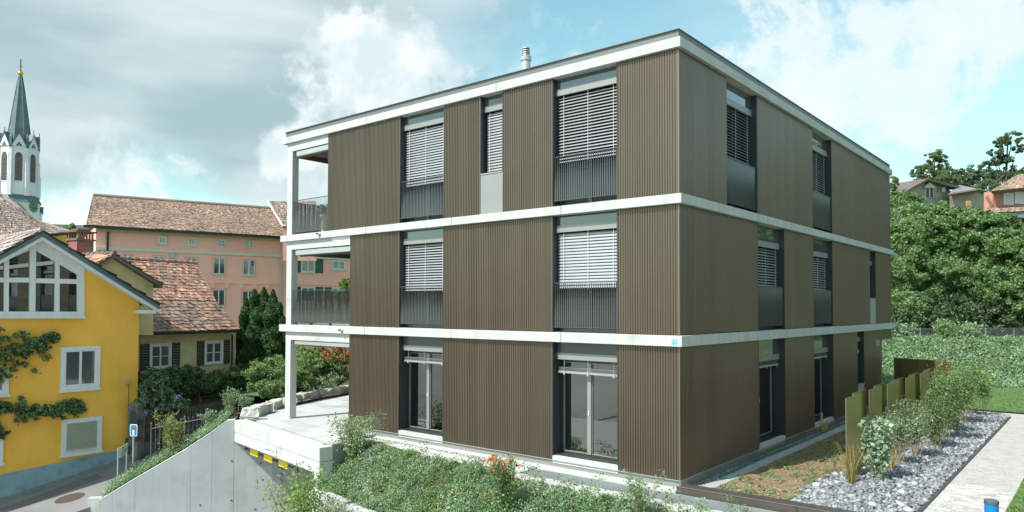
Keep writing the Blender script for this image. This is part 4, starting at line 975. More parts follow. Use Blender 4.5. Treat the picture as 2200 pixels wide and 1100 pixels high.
desc = ['pale boulder at the left tip of the slate bed by the soil', 'rounded rock low in the slate bed near the dark edging', 'rock in the slate bed in front of the first bronze screen', 'rock beside the bottom of the slate bed left of the path', 'grey rock at the path edge near the bottom of the slate bed', 'small pale rock just in front of the round leaved bush', 'small rock between the dry grass tuft and the soil', 'rock in the middle of the slate bed right of the round leaved bush', 'large pale rock in the slate bed right of the second grass tuft', 'lowest rock beside the metal path edge', 'big veined rock at the very front of the slate bed', 'rock at the foot of the first bronze screen sheet', 'pale rock where the soil meets the slate bed']
for (x, y, r), de in zip(bigs, desc):
    o = rocks_mesh('rock', [(x, y, GZ+.07)], [r*1.15], mat('pale_rock', (.50, .52, .53), .85, var=.25, vs=9, bump=.8, bs=20), kind=None); o.modifiers.new('round', 'SUBSURF').levels = 1; o.modifiers['round'].render_levels = 1; o['kind'] = None if False else 'thing'; del o['kind']; tag(o, de, 'rock', 'larger rocks in the slate bed')
me_ = thing('path_edging', 'thin dark metal edging strip between slate bed and paved path', 'edging', (4.09, 8, GZ)); 
for k in range(6):
    b = MB().use(mat('brown_edging', (.10, .088, .078), .5, .4, var=.15)); b.box(4.075, 4.10, .0+k*2.72, 2.715+k*2.72, GZ-.1, GZ+.05); b.build('edging_length', me_)
# paved path
pth = MB().use(mat('joint_sand', (.09, .085, .08), .95)); pth.prism([(4.101, -.5), (5.27, -.5), (5.27, 16.4), (16, 16.4), (16, 17.6), (1.9, 17.6), (1.9, 16.42), (4.101, 16.42)], GZ-.06, GZ-.012); pth = struct(pth.build('paved_path'))
def paver_mb(m_, dx=0, dy=0):
    b = MB().use(m_); a, c_ = .1465/2, .0975/2
    pl_ = [(-a, -c_), (a, -c_), (a, c_), (.042, c_), (.042, c_-.030), (-.042, c_-.030), (-.042, c_), (-a, c_)]
    b.prism([(x+dx, y+dy) for x, y in pl_], -.04, 0); return b
pms = [paver_mb(m_).mesh('paver') for m_ in (PAVE, PAVE2, mat('paver_warm', (.58, .56, .53), .85, var=.1, vs=3))]
nsep = 0; rest = MB().use(PAVE)
cells = []
j = 0; y = .15
while y < 16.35:
    for i in range(-1, 9):
        x = 4.103+.148*i+.074+(.074 if j % 2 else 0)
        if 4.17 < x < 5.20: cells.append((y, x))
        elif 4.04 < x < 5.33:
            xa, xb = max(4.105, x-.073), min(5.268, x+.073)
            if xb-xa > .02: rest.use((PAVE, PAVE2)[int(rng.random() < .3)]); rest.prism([(xa, y-.048), (xb, y-.048), (xb, y+.048), (xa, y+.048)], GZ-.04, GZ+rng.normal()*.001)
    y += .099; j += 1
y = 16.47; j = 0
while y < 17.55:
    for i in range(40):
        x = 1.95+.148*i+(.074 if j % 2 else 0)
        if x < 7.5: cells.append((y, x))
    y += .099; j += 1
cells.sort()
for k, (y, x) in enumerate(cells):
    z = GZ+rng.normal()*.0015
    if k < 300: inst('paver', pms[rng.integers(3)], pth, Matrix.Translation((x, y, z)))
    else:
        rest.use((PAVE, PAVE2)[int(rng.random() < .3)]); a, c_ = .1465/2, .0975/2
        rest.prism([(x-a, y-c_), (x+a, y-c_), (x+a, y+c_), (x+.042, y+c_), (x+.042, y+c_-.030), (x-.042, y+c_-.030), (x-.042, y+c_), (x-a, y+c_)], z-.03, z)
o = rest.build('pavers', pth); o['kind'] = 'stuff'
# lawns
def lawn(name, poly, n, bx, label):
    g = struct(flat(name, poly, GZ+.012, GRASSG, .1)); 
    x = bx[0]+rng.random(n)*(bx[1]-bx[0]); y = bx[2]+rng.random(n)**1.2*(bx[3]-bx[2]); k = np.array([inside((a, b_), poly) for a, b_ in zip(x, y)]); x, y = x[k], y[k]
    o = leaves('grass', np.stack([x, y, np.full(len(x), GZ+.03)+rng.random(len(x))*.02], 1), .055, [L_GRASS], nbias=(0, 0, -.2), aspect=.25); o['kind'] = 'stuff'; o['label'] = label
lawn('lawn', [(5.275, -.5), (16, -.5), (16, 16.38), (5.275, 16.38)], 30000, (5.28, 8.0, 1.0, 16.3), 'short green grass beside the right edge of the paved path')
lawn('lawn', [(1.9, 17.66), (30, 17.66), (30, 31), (-3, 31), (-3, 18.7), (.3, 18.7), (1.9, 17.7)], 60000, (-3, 9, 17.6, 30), 'mown green grass behind the paved path')
for xy in ((1.9, 17.61, 16, 17.65),):
    b = MB().use(BLACKM); b.box(xy[0], xy[2], xy[1], xy[3], GZ-.1, GZ+.04); o = b.build('lawn_edging'); tag(o, 'thin dark metal edging between the lawn and the paved path', 'edging')
# bronze screen sheets standing in two offset rows
def sheet(y0, y1, x, zt, i, th=.012, x1=None):
    b = MB().use(RUSTP); x1 = x if x1 is None else x1
    b.box8([(x, y0, GZ-.2), (x+th, y0, GZ-.2), (x1+th, y1, GZ-.2), (x1, y1, GZ-.2), (x, y0, zt), (x+th, y0, zt), (x1+th, y1, zt), (x1, y1, zt)]); 
    b.use(BRONZE_E); b.box(x-.0015, x+th+.0015, y0-.006, y0-.0005, GZ-.2, zt); b.box8([(x-.0015, y0, zt+.0005), (x+th+.0015, y0, zt+.0005), (x1+th+.0015, y1, zt+.0005), (x1-.0015, y1, zt+.0005), (x-.0015, y0, zt+.006), (x+th+.0015, y0, zt+.006), (x1+th+.0015, y1, zt+.006), (x1-.0015, y1, zt+.006)])
    return b
sp = [(2.64, 3.82, 2.47), (3.72, 4.81, 2.33), (4.66, 5.85, 2.44), (5.69, 6.72, 2.31), (6.38, 7.54, 2.45), (7.32, 8.7, 2.34), (8.47, 9.65, 2.45), (9.45, 10.7, 2.34), (10.4, 11.7, 2.45), (11.5, 12.8, 2.34), (12.6, 13.8, 2.45), (13.6, 14.9, 2.34)]
od = ['nearest', 'second nearest', 'third', 'fourth', 'fifth', 'sixth', 'seventh', 'eighth', 'ninth', 'tenth', 'eleventh', 'farthest']
for i, (y0, y1, x) in enumerate(sp):
    o = sheet(y0, y1, x, 1.67, i).build('screen_sheet'); tag(o, '%s upright bronze metal sheet of the screen, counted along the slate bed' % od[i], 'garden screen', 'upright bronze sheets in the slate bed')
o = sheet(17.1, 17.1001, 0, 1.67, 0).build('tmp'); bpy.data.objects.remove(o)
for (a, c_, de) in (((.26, 17.53), (1.20, 17.13), 'wide brown bronze screen sheet across the far end, left half'), ((1.21, 17.13), (1.90, 16.95), 'wide brown bronze screen sheet across the far end, right half'), ((2.05, 16.6), (2.40, 16.15), 'narrow bronze screen sheet at the far right end behind the bushes')):
    b = MB().use(RUSTP); b.prism([a, c_, (c_[0]+.01, c_[1]+.012), (a[0]+.01, a[1]+.012)], GZ-.2, 1.67); o = b.build('end_screen'); tag(o, de, 'garden screen', 'bronze sheets closing the far end of the slate bed')
# shrubs and grasses in the slate bed
G0 = GZ+.05
sh = [((3.0, 3.0, G0), 1.25, .56, [L_SILV], 1700, .085, 'round leaved grey green bush beside the first bronze sheet', 9, .25, .9),
      ((3.0, 4.9, G0), 1.28, .50, [L_OLIVE, L_SILV], 1300, .055, 'bush of tall bare stems behind the round leaved one', 16, .60, .5),
      ((3.1, 6.2, G0), 1.4, .62, [L_OLIVE, L_SILV], 2300, .055, 'stemmy bush with leafy top third from the front', 18, .45, .5),
      ((3.2, 8.0, G0), 1.5, .72, [L_OLIVE, L_HEDGE], 3200, .055, 'dense green bush in the middle of the slate bed', 18, .2, .5),
      ((3.15, 9.7, G0), 2.0, .8, [L_HEDGE, L_OLIVE], 3600, .06, 'tallest leafy bush rising over the bronze sheets', 18, .25, .5),
      ((3.15, 11.2, G0), 1.6, .85, [L_DARK, L_OLIVE], 2600, .06, 'dark dense low bush beside the path', 14, .05, .5),
      ((3.1, 13.2, G0), 1.95, 1.0, [L_HEDGE, L_OLIVE], 3000, .065, 'broad green bush towards the far end of the slate bed', 14, .3, .5),
      ((3.0, 15.2, G0), 1.75, .9, [L_HEDGE, L_LIME], 2200, .07, 'round bush on bare yellow stems by the lawn', 10, .45, .5),
      ((3.35, 15.9, G0), 1.55, .7, [L_HEDGE, L_LIME], 1500, .07, 'last bush at the far corner of the slate bed', 9, .45, .5)]
for b_, h, w_, lm, n, sz_, de, ns, lo_, asp in sh: shrub('bed_shrub', de, b_, h, w_, lm, n, sz_, nst=ns, low=lo_, aspect=asp, stem_r=.007, group='bushes planted in the slate bed', tightness=.10)
def grass_tuft(base, h, w_, n, label):
    t = thing('grass_tuft', label, 'ornamental grass', base, 'dry grass tufts in the slate bed'); b = MB().use(MATS['straw'])
    for _ in range(n):
        a = rng.random()*2*math.pi; o_ = w_*rng.random(); hh = h*(.55+.5*rng.random()); dx, dy = math.cos(a)*o_, math.sin(a)*o_; B = np.array(base)
        p = [B+np.array([dx*.12, dy*.12, 0]), B+np.array([dx*.45, dy*.45, hh*.55]), B+np.array([dx*1.1, dy*1.1, hh*.92]), B+np.array([dx*1.75, dy*1.75, hh*(.95-.35*o_/w_)])]
        s_ = np.array([-math.sin(a), math.cos(a), 0])*.006; vs = []
        for k_, q_ in enumerate(p): f = (1, .9, .6, .1)[k_]; vs += [q_-s_*f, q_+s_*f]
        b.add(vs, [(0, 1, 3, 2), (2, 3, 5, 4), (4, 5, 7, 6)])
    o = b.build('blades', t); o['kind'] = 'stuff'; settone(o.data, .7+.6*rng.random(len(o.data.polygons)))
grass_tuft((2.66, 2.30, G0-.03), .95, .36, 70, 'arching straw coloured grass at the foot of the nearest bronze sheet')
grass_tuft((2.98, 4.25, G0-.03), .55, .22, 110, 'short yellow grass clump between the round leaved bush and the rock')
grass_tuft((2.75, 5.6, G0-.03), .6, .25, 60, 'sparse straw grass among the bare stems')
# hose lying along the gravel
hs = MB().use(mat('green_hose', (.02, .22, .12), .4)); pts = []
for k in range(60):
    y = 1.9+k*.22; pts.append((.14+.06*math.sin(y*1.1)+.02*math.sin(y*3.7), y, GZ+.035))
loop = [(.30+.16*math.cos(a), 1.75+.38*math.sin(a), GZ+.04) for a in np.linspace(math.pi*.55, math.pi*2.2, 16)]
hs.tube(pts[::-1]+loop, .011, 6); hs.tube([(p[0]+.05+.03*math.sin(i*.8), p[1]+.05, p[2]+.012) for i, p in enumerate(pts[2:-8])], .010, 6)
o = hs.build('garden_hose', smooth=True); tag(o, 'green garden hose lying along the gravel beside the building', 'garden hose')
# small box standing on the sill
bx_ = thing('cardboard_box', 'small brown box with a grey item in it, at the second garden door', 'box', (.0, 8.78, -.02)); P = on_z(-.02, 1759, 917)
b = MB().use(mat('cardboard', (.42, .26, .12), .9)); x, y = .06, P[1]; b.box(x-.09, x+.09, y-.1, y+.1, -.10, .12); b.build('box_body', bx_); b = MB().use(LGREY); b.tube([(x-.02, y, .12), (x+.03, y+.03, .22)], .05, 8); b.tube([(x-.05, y-.06, .12), (x-.05, y-.06, .42)], .035, 8); b.build('contents', bx_)
# blue bollard
P = dep(10.4, 2130, 1075); bo = thing('bollard', 'blue bollard light with dark grey cap beside the path', 'bollard light', (P[0], P[1], GZ))
b = MB().use(mat('bollard_blue', (.005, .19, .50), .35)); b.lathe(P, [(.088, GZ), (.088, P[2]-.045)], 28); b.build('post', bo)
b = MB().use(mat('bollard_cap', (.13, .14, .15), .4, .4)); b.lathe(P, [(.094, P[2]-.044), (.094, P[2]-.002), (.088, P[2]+.004)], 28); b.build('cap', bo)
b = MB().use(SIGNW); b.lathe((P[0], P[1]), [(.089, P[2]-.36), (.089, P[2]-.33)], 28); 
bo2 = MB().use(mat('post_grey', (.2, .22, .23), .5)); P2 = on_z(GZ, 2199, 965)
# ------------------------------------------------------------------ chain link fence and the green bank behind the lawn
fA, fB = dep(40, 1880, 742), dep(43, 2230, 757)
fd = np.array([fB[0]-fA[0], fB[1]-fA[1]]); fl_ = np.linalg.norm(fd); fd /= fl_; fn = np.array([fd[1], -fd[0]])
CF = Fr((fA[0], fA[1], 0), fd, fn)
cf = thing('chain_link_fence', 'grey chain link fence on thin posts above the ivy bank', 'chain link fence', (fA[0], fA[1], 1.0))
zt = dep(41, 2120, 706)[2]; zb_ = zt-1.5
for i, px in enumerate((1909, 1978, 2118.5, 2260)):
    u, _ = CF.uz(px, 720); b = MB().use(STEEL); x, y, _ = CF.p(u, -.03, 0); b.tube([(x, y, zb_-.3), (x, y, zt+.03)], .032, 8); b.build('post', cf)
u, _ = CF.uz(2180, 720); b = MB().use(mat('rusty_post', (.30, .17, .13), .8)); x, y, _ = CF.p(u, -.05, 0); b.tube([(x, y, zb_-.3), (x, y, zt+.0)], .045, 8); b.build('post', cf)
b = MB().use(STEEL); u = -1; dz_ = zt-zb_; 
while u < fl_+1.5:
    for s_ in (1, -1):
        a = CF.p(u, 0, zb_); c_ = CF.p(u+s_*dz_*.9, 0, zt); t_ = .006
        b.add([(a[0]-fd[0]*t_, a[1]-fd[1]*t_, zb_), (a[0]+fd[0]*t_, a[1]+fd[1]*t_, zb_), (c_[0]+fd[0]*t_, c_[1]+fd[1]*t_, zt), (c_[0]-fd[0]*t_, c_[1]-fd[1]*t_, zt)], [(0, 1, 2, 3)])
    u += .085
CF.box(b, -1, fl_+1, -.006, .006, zt-.012, zt+.004); CF.box(b, -1, fl_+1, -.004, .004, zb_+.7, zb_+.708)
o = b.build('wire_mesh', cf); o['kind'] = 'stuff'
# bank terrain from lawn edge up to the fence and the hill behind
lat0 = lambda X_: (X_[0]-CAM[0])*RX[0]+(X_[1]-CAM[1])*RX[1]
def hillz(x, y):
    d = (x-CAM[0])*HX[0]+(y-CAM[1])*HX[1]; l = (x-CAM[0])*RX[0]+(y-CAM[1])*RX[1]
    m_ = sst(2, 16, l)
    z = -.25+1.75*sst(34.5, 39.5, d)+1.2*sst(41, 60, d)+12.5*sst(58, 92, d)+9*sst(92, 190, d)
    return -.35+(z+.35)*m_ if d > 30 else -.3
hb_ = MB().use(HILLG); nu, nv = 46, 50; vs = []
for j in range(nv+1):
    d = 32+ (j/nv)**1.6*260
    for i in range(nu+1):
        l = -30+ i/nu*(60+d*.9); x = CAM[0]+HX[0]*d+RX[0]*l; y = CAM[1]+HX[1]*d+RX[1]*l; vs.append((x, y, hillz(x, y)))
hb_.add(vs, [(j*(nu+1)+i, j*(nu+1)+i+1, (j+1)*(nu+1)+i+1, (j+1)*(nu+1)+i) for j in range(nv) for i in range(nu)]); struct(hb_.build('hillside', smooth=True))
P = []; MI = []
for _ in range(5200):
    px = 1885+rng.random()*345; d = 34.3+rng.random()*6.8; q = dep(d, px, 700); z = hillz(q[0], q[1]); r = .18+.20*rng.random(); hgt = .10+.30*rng.random()+.25*(d > 39)*rng.random()
    m_ = 26; c = np.array([q[0], q[1], z+hgt*.5]); P.append(ball(m_, .6)*np.array([r, r, hgt*.7])+c); MI.append(np.full(m_, rng.integers(0, 3)))
o = leaves('ivy_bank', np.concatenate(P), .125, [L_BANK, L_HEDGE, L_SILV], mi=np.concatenate(MI), nbias=(.2, -.5, .7)); o['kind'] = 'stuff'; o['label'] = 'thick green creepers covering the bank below the chain link fence'
# ------------------------------------------------------------------ trees behind the fence
def tree_px(label, px, D, pyb, blobs, lm, n, size, **k):
    """trunk foot seen at px; crown blobs as (px, py, D, radius)"""
    b = dep(D, px, pyb); B = (b[0], b[1], hillz(b[0], b[1]) if D > 32 and px > 1500 else b[2])
    bb = [(dep(d, x, y), r) for x, y, d, r in blobs]
    topc = max(bb, key=lambda q: q[0][2])[0]
    return tree(k.pop('name', 'leafy_tree'), label, B, (B[0]*.5+topc[0]*.5, B[1]*.5+topc[1]*.5, topc[2]), bb, lm, n, size, **k)
GT = 'broadleaf trees behind the chain link fence'
kw = dict(group=GT, nbias=(0, -.2, .8), cl=.21, seed_n=60, trunk_r=.20)
tree_px('big bright green tree rising right beside the far edge of the bronze building', 1960, 47, 700, [(1940, 515, 47, (2.1, 2.1, 1.6)), (1925, 580, 46, (1.9, 1.9, 1.6)), (1990, 590, 46, (2.0, 2.0, 1.6)), (1960, 478, 48, (1.8, 1.8, 1.2)), (1935, 665, 45, (2.0, 2.0, 1.2)), (1995, 500, 48, (1.7, 1.7, 1.5))], [L_TREE, L_TREE, L_OLIVE], 36000, .18, **kw)
tree_px('full green tree below the timbered villa on the hill', 2045, 49, 705, [(2035, 480, 49, (1.9, 1.9, 1.2)), (2025, 520, 48, (1.8, 1.8, 1.5)), (2085, 520, 48, (1.7, 1.7, 1.5)), (2050, 600, 47, (2.1, 2.1, 1.6)), (2005, 462, 50, (1.3, 1.3, .9)), (2070, 468, 49, (1.2, 1.2, .7))], [L_TREE, L_HEDGE, L_TREE], 34000, .185, **kw)
tree_px('layered green tree in front of the red house', 2130, 46, 705, [(2110, 470, 47, (1.2, 1.2, .6)), (2130, 530, 46, (1.9, 1.9, 1.1)), (2170, 560, 45, (1.8, 1.8, 1.3)), (2110, 610, 45, (1.9, 1.9, 1.4)), (2165, 640, 44, (1.8, 1.8, 1.2)), (2145, 480, 46, (1.2, 1.2, .6))], [L_TREE, L_HEDGE], 31000, .18, **kw)
tree_px('green tree cut by the right edge of the picture below the red house', 2205, 45, 705, [(2205, 545, 45, (1.5, 1.5, 1.2)), (2215, 610, 45, (1.9, 1.9, 1.5)), (2200, 660, 44, (1.6, 1.6, 1.1)), (2240, 520, 46, (1.7, 1.7, 1.4))], [L_TREE, L_OLIVE], 20000, .20, **kw)
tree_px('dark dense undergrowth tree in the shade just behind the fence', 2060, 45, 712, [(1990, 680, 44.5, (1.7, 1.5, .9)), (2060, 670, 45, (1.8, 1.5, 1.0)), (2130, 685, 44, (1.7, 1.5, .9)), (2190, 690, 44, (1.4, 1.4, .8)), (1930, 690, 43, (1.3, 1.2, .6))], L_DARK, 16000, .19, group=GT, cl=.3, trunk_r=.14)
for px, D, h_, de in ((2035, 40.4, 1.5, 'yellow leaved bush poking over the fence between two posts'), (1935, 40.2, 1.3, 'pale shrub growing through the fence close to the building'), (2075, 40.4, 1.3, 'grey green shrub leaning on the fence right of the yellow one')):
    q = dep(D, px, 720); shrub('fence_shrub', de, (q[0], q[1], hillz(q[0], q[1])), h_, 1.5, [L_SILV, L_LIME] if px == 2035 else [L_SILV, L_BANK], 1500, .13, nst=10, low=.1, tightness=.12)
# wooded slope going on beyond the right edge of the picture
P = []
for _ in range(1500):
    d = 38+rng.random()*34; l = (2270-PPX)/FPX*d+3+rng.random()**1.2*60; x = CAM[0]+HX[0]*d+RX[0]*l; y = CAM[1]+HX[1]*d+RX[1]*l; z = hillz(x, y)+15*rng.random()**.7; r_ = 1.6+1.4*rng.random(); P.append(ball(60, .5)*np.array([r_, r_, r_*.7])+np.array([x, y, z]))
for _ in range(500):
    x = 22+rng.random()*26; y = -2+rng.random()*34; z = 8.5*rng.random()**.8; r_ = 1.5+1.2*rng.random(); P.append(ball(60, .5)*np.array([r_, r_, r_*.7])+np.array([x, y, z]))
P = np.concatenate(P); rel = P-CAM; dd = rel@_F; px_ = PPX+FPX*(rel@_R)/np.maximum(dd, .1); P = P[(dd < 0) | (px_ > 2235)]
o = leaves('wood', P, .55, [L_DARK, L_TREE], nbias=(0, 0, .8), mi=(rng.random(len(P)) < .4).astype(int)); o['kind'] = 'stuff'; o['label'] = 'dense wood continuing the green slope on the right'
# trees on the hill
tree_px('broad olive green tree on the skyline left of the villa', 2008, 118, 400, [(2008, 345, 118, (2.0, 2, 1.6)), (1985, 372, 118, (2.2, 2, 1.7)), (2012, 385, 118, (3.4, 2.4, 1.7)), (2042, 380, 118, (2.0, 2, 1.8)), (1998, 392, 117, (3.0, 2.2, 1.3))], [L_HTREE, L_HTREE2, L_OLIVE], 26000, .24, trunk_r=.4, cl=.22, name='skyline_tree')
tree_px('drooping pale grey green tree behind the villa roofs', 2100, 125, 420, [(2085, 385, 125, (2.0, 2, 2.2)), (2105, 372, 125, (2.3, 2, 1.8)), (2118, 395, 125, (2.6, 2.2, 2.0)), (2070, 395, 124, (1.4, 1.4, 1.4))], [L_HTREE, L_HTREE2], 20000, .22, trunk_r=.35, cl=.22, name='skyline_tree')
tree_px('tall open dark tree standing highest on the right skyline', 2158, 112, 420, [(2175, 298, 112, (1.8, 1.6, .9)), (2150, 308, 112, (1.5, 1.4, .8)), (2140, 330, 112, (1.5, 1.4, .7)), (2185, 320, 112, (1.2, 1.2, .6)), (2160, 345, 112, (1.6, 1.5, .9)), (2135, 350, 112, (1.2, 1.2, .5)), (2165, 372, 112, (2.1, 1.6, 1.2)), (2140, 385, 112, (2.2, 1.8, 1.4)), (2120, 400, 111, (2.2, 1.8, 1.2)), (2195, 385, 113, (1.8, 1.6, 1.4))], L_HTREE, 22000, .23, trunk_r=.3, cl=.26, seed_n=18, name='skyline_tree')
tree_px('tree at the right edge of the picture beside the red house roof', 2215, 120, 420, [(2215, 385, 120, (2.5, 2, 2)), (2200, 372, 120, (1.3, 1.2, 1.0))], L_HTREE, 5000, .3, trunk_r=.3, name='skyline_tree')
tree_px('dark little conifer between the villa roof and the pale tree', 2058, 122, 400, [(2060, 378, 122, (1.2, 1.2, 1.3)), (2062, 392, 122, (1.7, 1.5, 1.0))], L_HTREE, 3500, .28, trunk_r=.2, name='skyline_tree')
tree_px('bush behind the corner of the roof at the edge of the building', 1920, 60, 420, [(1921, 400, 60, (.35, .35, .9)), (1928, 432, 58, (1.6, 1.4, .7)), (1948, 425, 58, (1.3, 1.2, .6))], [L_TREE, L_OLIVE], 3500, .2, trunk_r=.1, name='leafy_tree')

# ------------------------------------------------------------------ helpers for the houses
def quad_patch(mb, P00, P10, P11, P01):
    mb.add([P00, P10, P11, P01], [(0, 1, 2, 3)])
def tile_roof(name, parent, P00, P10, P11, P01, cols, rows, m_, under=None, lift=.035, rnd=.05, sag=0):
    """overlapping tiles on the patch P00-P10 (eaves) / P01-P11 (ridge)"""
    P00, P10, P11, P01 = (np.array(p, float) for p in (P00, P10, P11, P01))
    nrm_ = np.cross(P10-P00, P01-P00); nrm_ /= np.linalg.norm(nrm_); nrm_ = nrm_ if nrm_[2] > 0 else -nrm_
    def pt(a, b): return (P00*(1-a)+P10*a)*(1-b)+(P01*(1-a)+P11*a)*b
    V = []; F = []; T = []
    for j in range(rows):
        for i in range(cols):
            a0, a1 = (i+.03)/cols, (i+.97)/cols; off = .5/cols if j % 2 else 0
            a0 = min(max(a0+off, 0), 1); a1 = min(a1+off, 1)
            if a1-a0 < .2/cols: continue
            b0, b1 = j/rows, min(1, (j+1.25)/rows); l = lift*(1+rng.normal()*.18); jb = rng.normal()*rnd/rows; am = (a0+a1)/2
            k = len(V); t_ = 1+rng.normal()*.22+(rng.random() < .12)*.45-(rng.random() < .1)*.35
            dn = nrm_
            lowm = pt(am, max(0, b0+jb-.12/rows))
            V += [pt(a0, b0+jb)+dn*l, lowm+dn*l, pt(a1, b0+jb)+dn*l, pt(a1, b1)+dn*l*.25, pt(a0, b1)+dn*l*.25, pt(a0, b0+jb)-dn*.004, lowm-dn*.004, pt(a1, b0+jb)-dn*.004]
            F += [(k, k+1, k+2, k+3, k+4), (k+5, k+6, k+1, k), (k+6, k+7, k+2, k+1)]; T += [max(.35, t_)]*3
    me = bpy.data.meshes.new(name); c = (P00+P11)/2; me.from_pydata((np.array(V)-c).tolist(), [], F); me.materials.append(m_); settone(me, T); me.update()
    o = bpy.data.objects.new(name, me); o.location = c; link(o, parent); WPOS[o.name] = Vector(c); o['kind'] = 'stuff'
    b = MB().use(under or BROWNW); b.box8([tuple(p-nrm_*.06) for p in (P00, P10, P11, P01)]+[tuple(p-nrm_*.008) for p in (P00, P10, P11, P01)]); b.build('roof_deck', parent)
    return o
def poly_px(fr, pts, d0, d1, m_, name, parent, **k):
    b = MB().use(m_); q = [fr.uz(x, y, d1) for x, y in pts]; extrude(b, fr, q, d0, d1); return b.build(name, parent, **k)
def window(fr, box, parent, casing=WHITE, cw=.09, mull=1, bars=0, sill=None, d=.0, glass=TGLASS, shutters=None, sw=.45, frame=WHITE, blindm=None):
    x0, y0, x1, y1 = box; xm, ym = (x0+x1)/2, (y0+y1)/2
    ua = fr.uz(x0, ym, d)[0]; ub = fr.uz(x1, ym, d)[0]; zt = fr.uz(xm, y0, d)[1]; zb = fr.uz(xm, y1, d)[1]
    if ua > ub: ua, ub = ub, ua
    b = MB().use(casing); ring(b, fr, ua, ub, zb, zt, cw, d+.001, d+.06); w = b.build('window', parent)
    a, c_ = ua+cw, ub-cw; z0, z1 = zb+cw, zt-cw; fw = min(.05, (c_-a)*.07)
    b = MB().use(frame); ring(b, fr, a+.001, c_-.001, z0+.001, z1-.001, fw, d+.001, d+.035)
    for i in range(mull):
        u = a+(c_-a)*(i+1)/(mull+1); fr.box(b, u-fw*.8, u+fw*.8, d+.002, d+.034, z0+fw+.002, z1-fw-.002)
    for i in range(bars):
        z = z0+(z1-z0)*(i+1)/(bars+1); fr.box(b, a+fw+.001, c_-fw-.001, d+.003, d+.030, z-.015, z+.015)
    b.build('sash', w)
    n_ = mull+1
    for i in range(n_):
        p0 = a+(c_-a)*i/n_+fw*.9; p1 = a+(c_-a)*(i+1)/n_-fw*.9
        pane(fr, p0, p1, z0+fw*.9, z1-fw*.9, d+.008, w, glass)
    if sill: b = MB().use(sill); fr.box(b, ua-.04, ub+.04, d+.001, d+.10, zb-.07, zb-.001); b.build('sill', w)
    if shutters:
        for s_ in (-1, 1):
            e0 = (ua-.02-sw) if s_ < 0 else ub+.02; b = MB().use(shutters); ring(b, fr, e0, e0+sw, zb, zt, .045, d+.01, d+.05)
            k = max(4, int((zt-zb)/.11))
            for i in range(k):
                z = zb+.05+(zt-zb-.1)*i/k; fr.box(b, e0+.046, e0+sw-.046, d+.015, d+.04, z+.008, z+(zt-zb-.1)/k-.012)
            b.build('shutter', w)
    return w
# ------------------------------------------------------------------ yellow house
YH = Fr((-21.7, 0, 0), (0, 1), (1, 0))
yh = thing('yellow_house', 'bright yellow rendered house with blue grey base and big white gable window', 'house', (-25, -4, -2.6))
ub = YH.uz(296.5, 800)[0]
B_ = YH.uz
sillz = B_(90, 680)[1]; wr = B_(181.3, 620)[0]
bar_o = .55
def baz(u):      # underside of the barge above wall plane at u
    uA, zA = B_(92, 512); uE, zE = B_(297, 650)
    uL, zL = B_(-20, 575)
    return zA+(zE-zA)*(u-uA)/(uE-uA) if u > uA else zA+(zL-zA)*(u-uA)/(uL-uA)
uA = B_(92, 512)[0]
lower = [(-9.4, -3.4), (ub, -3.2), (ub, baz(ub)), (wr, baz(wr)), (wr, sillz), (-9.4, sillz)]
b = MB().use(YELW); extrude(b, YH, lower, -.3, 0)
YH.box(b, ub-.3, ub-.001, -9, -.301, -3.2, baz(ub)-.2); b.build('wall', yh)
b = MB().use(INTD); YH.box(b, -9.3, wr+.3, -3.6, -3.5, sillz-.2, 6.0); YH.box(b, -9.3, wr+.3, -3.49, -.31, sillz-.25, sillz-.15); b.build('attic_room', yh)
b = MB().use(mat('brown_beam', (.12, .05, .03), .7)); 
for u0_, u1_, d_ in ((-5.3, -4.6, -.9), (-4.2, -3.7, -1.0)): 
    p0_, p1_ = YH.p(u0_, d_, sillz+1.4), YH.p(u1_, d_-.2, sillz-.1); b.tube([p0_, p1_], .09, 4)
b.build('roof_beam', yh)
for pts in (((24, 614), (60, 630), (60, 641), (48, 640), (34, 630)), ((78, 609), (93, 609), (104, 632), (80, 624)), ((80, 625), (103, 635), (103, 637), (78, 636)), ((127, 631), (142, 638), (148, 655), (145, 656), (127, 643)), ((84, 655), (91, 669), (84, 669))):
    poly_px(YH, pts, -.62, -.60, mat('paper_white', (.7, .7, .66), .8), 'hanging_paper', yh)
# base band following the street
b = MB().use(BLUEB); bu = [-9.4, -7.5, B_(0, 1020)[0], -4.5, -3.0, ub]; uu0, zz0 = B_(0, 1020); uu1, zz1 = B_(275, 963)
bz = lambda u: zz0+(zz1-zz0)*(u-uu0)/(uu1-uu0)
extrude(b, YH, [(u, -3.4) for u in bu]+[(u, bz(u)) for u in bu[::-1]], .001, .03); b.build('base_band', yh)
b = MB().use(INTD); P = YH.uz(239, 1000, .03); x, y, _ = YH.p(P[0], .032, 0); b.tube([(x-.0, y, P[1]), (x+.01, y, P[1])], .11, 10); b.build('vent_hole', yh)
P = YH.uz(272, 822); b = MB().use(LGREY); YH.box(b, P[0]-.09, P[0]+.09, 0, .1, P[1]-.06, P[1]+.06); b.build('wall_box', yh)
b = MB().use(BLACKM); YH.box(b, P[0]+.07, P[0]+.085, 0.001, .012, -1.6, P[1]-.06); b.build('cable', yh)
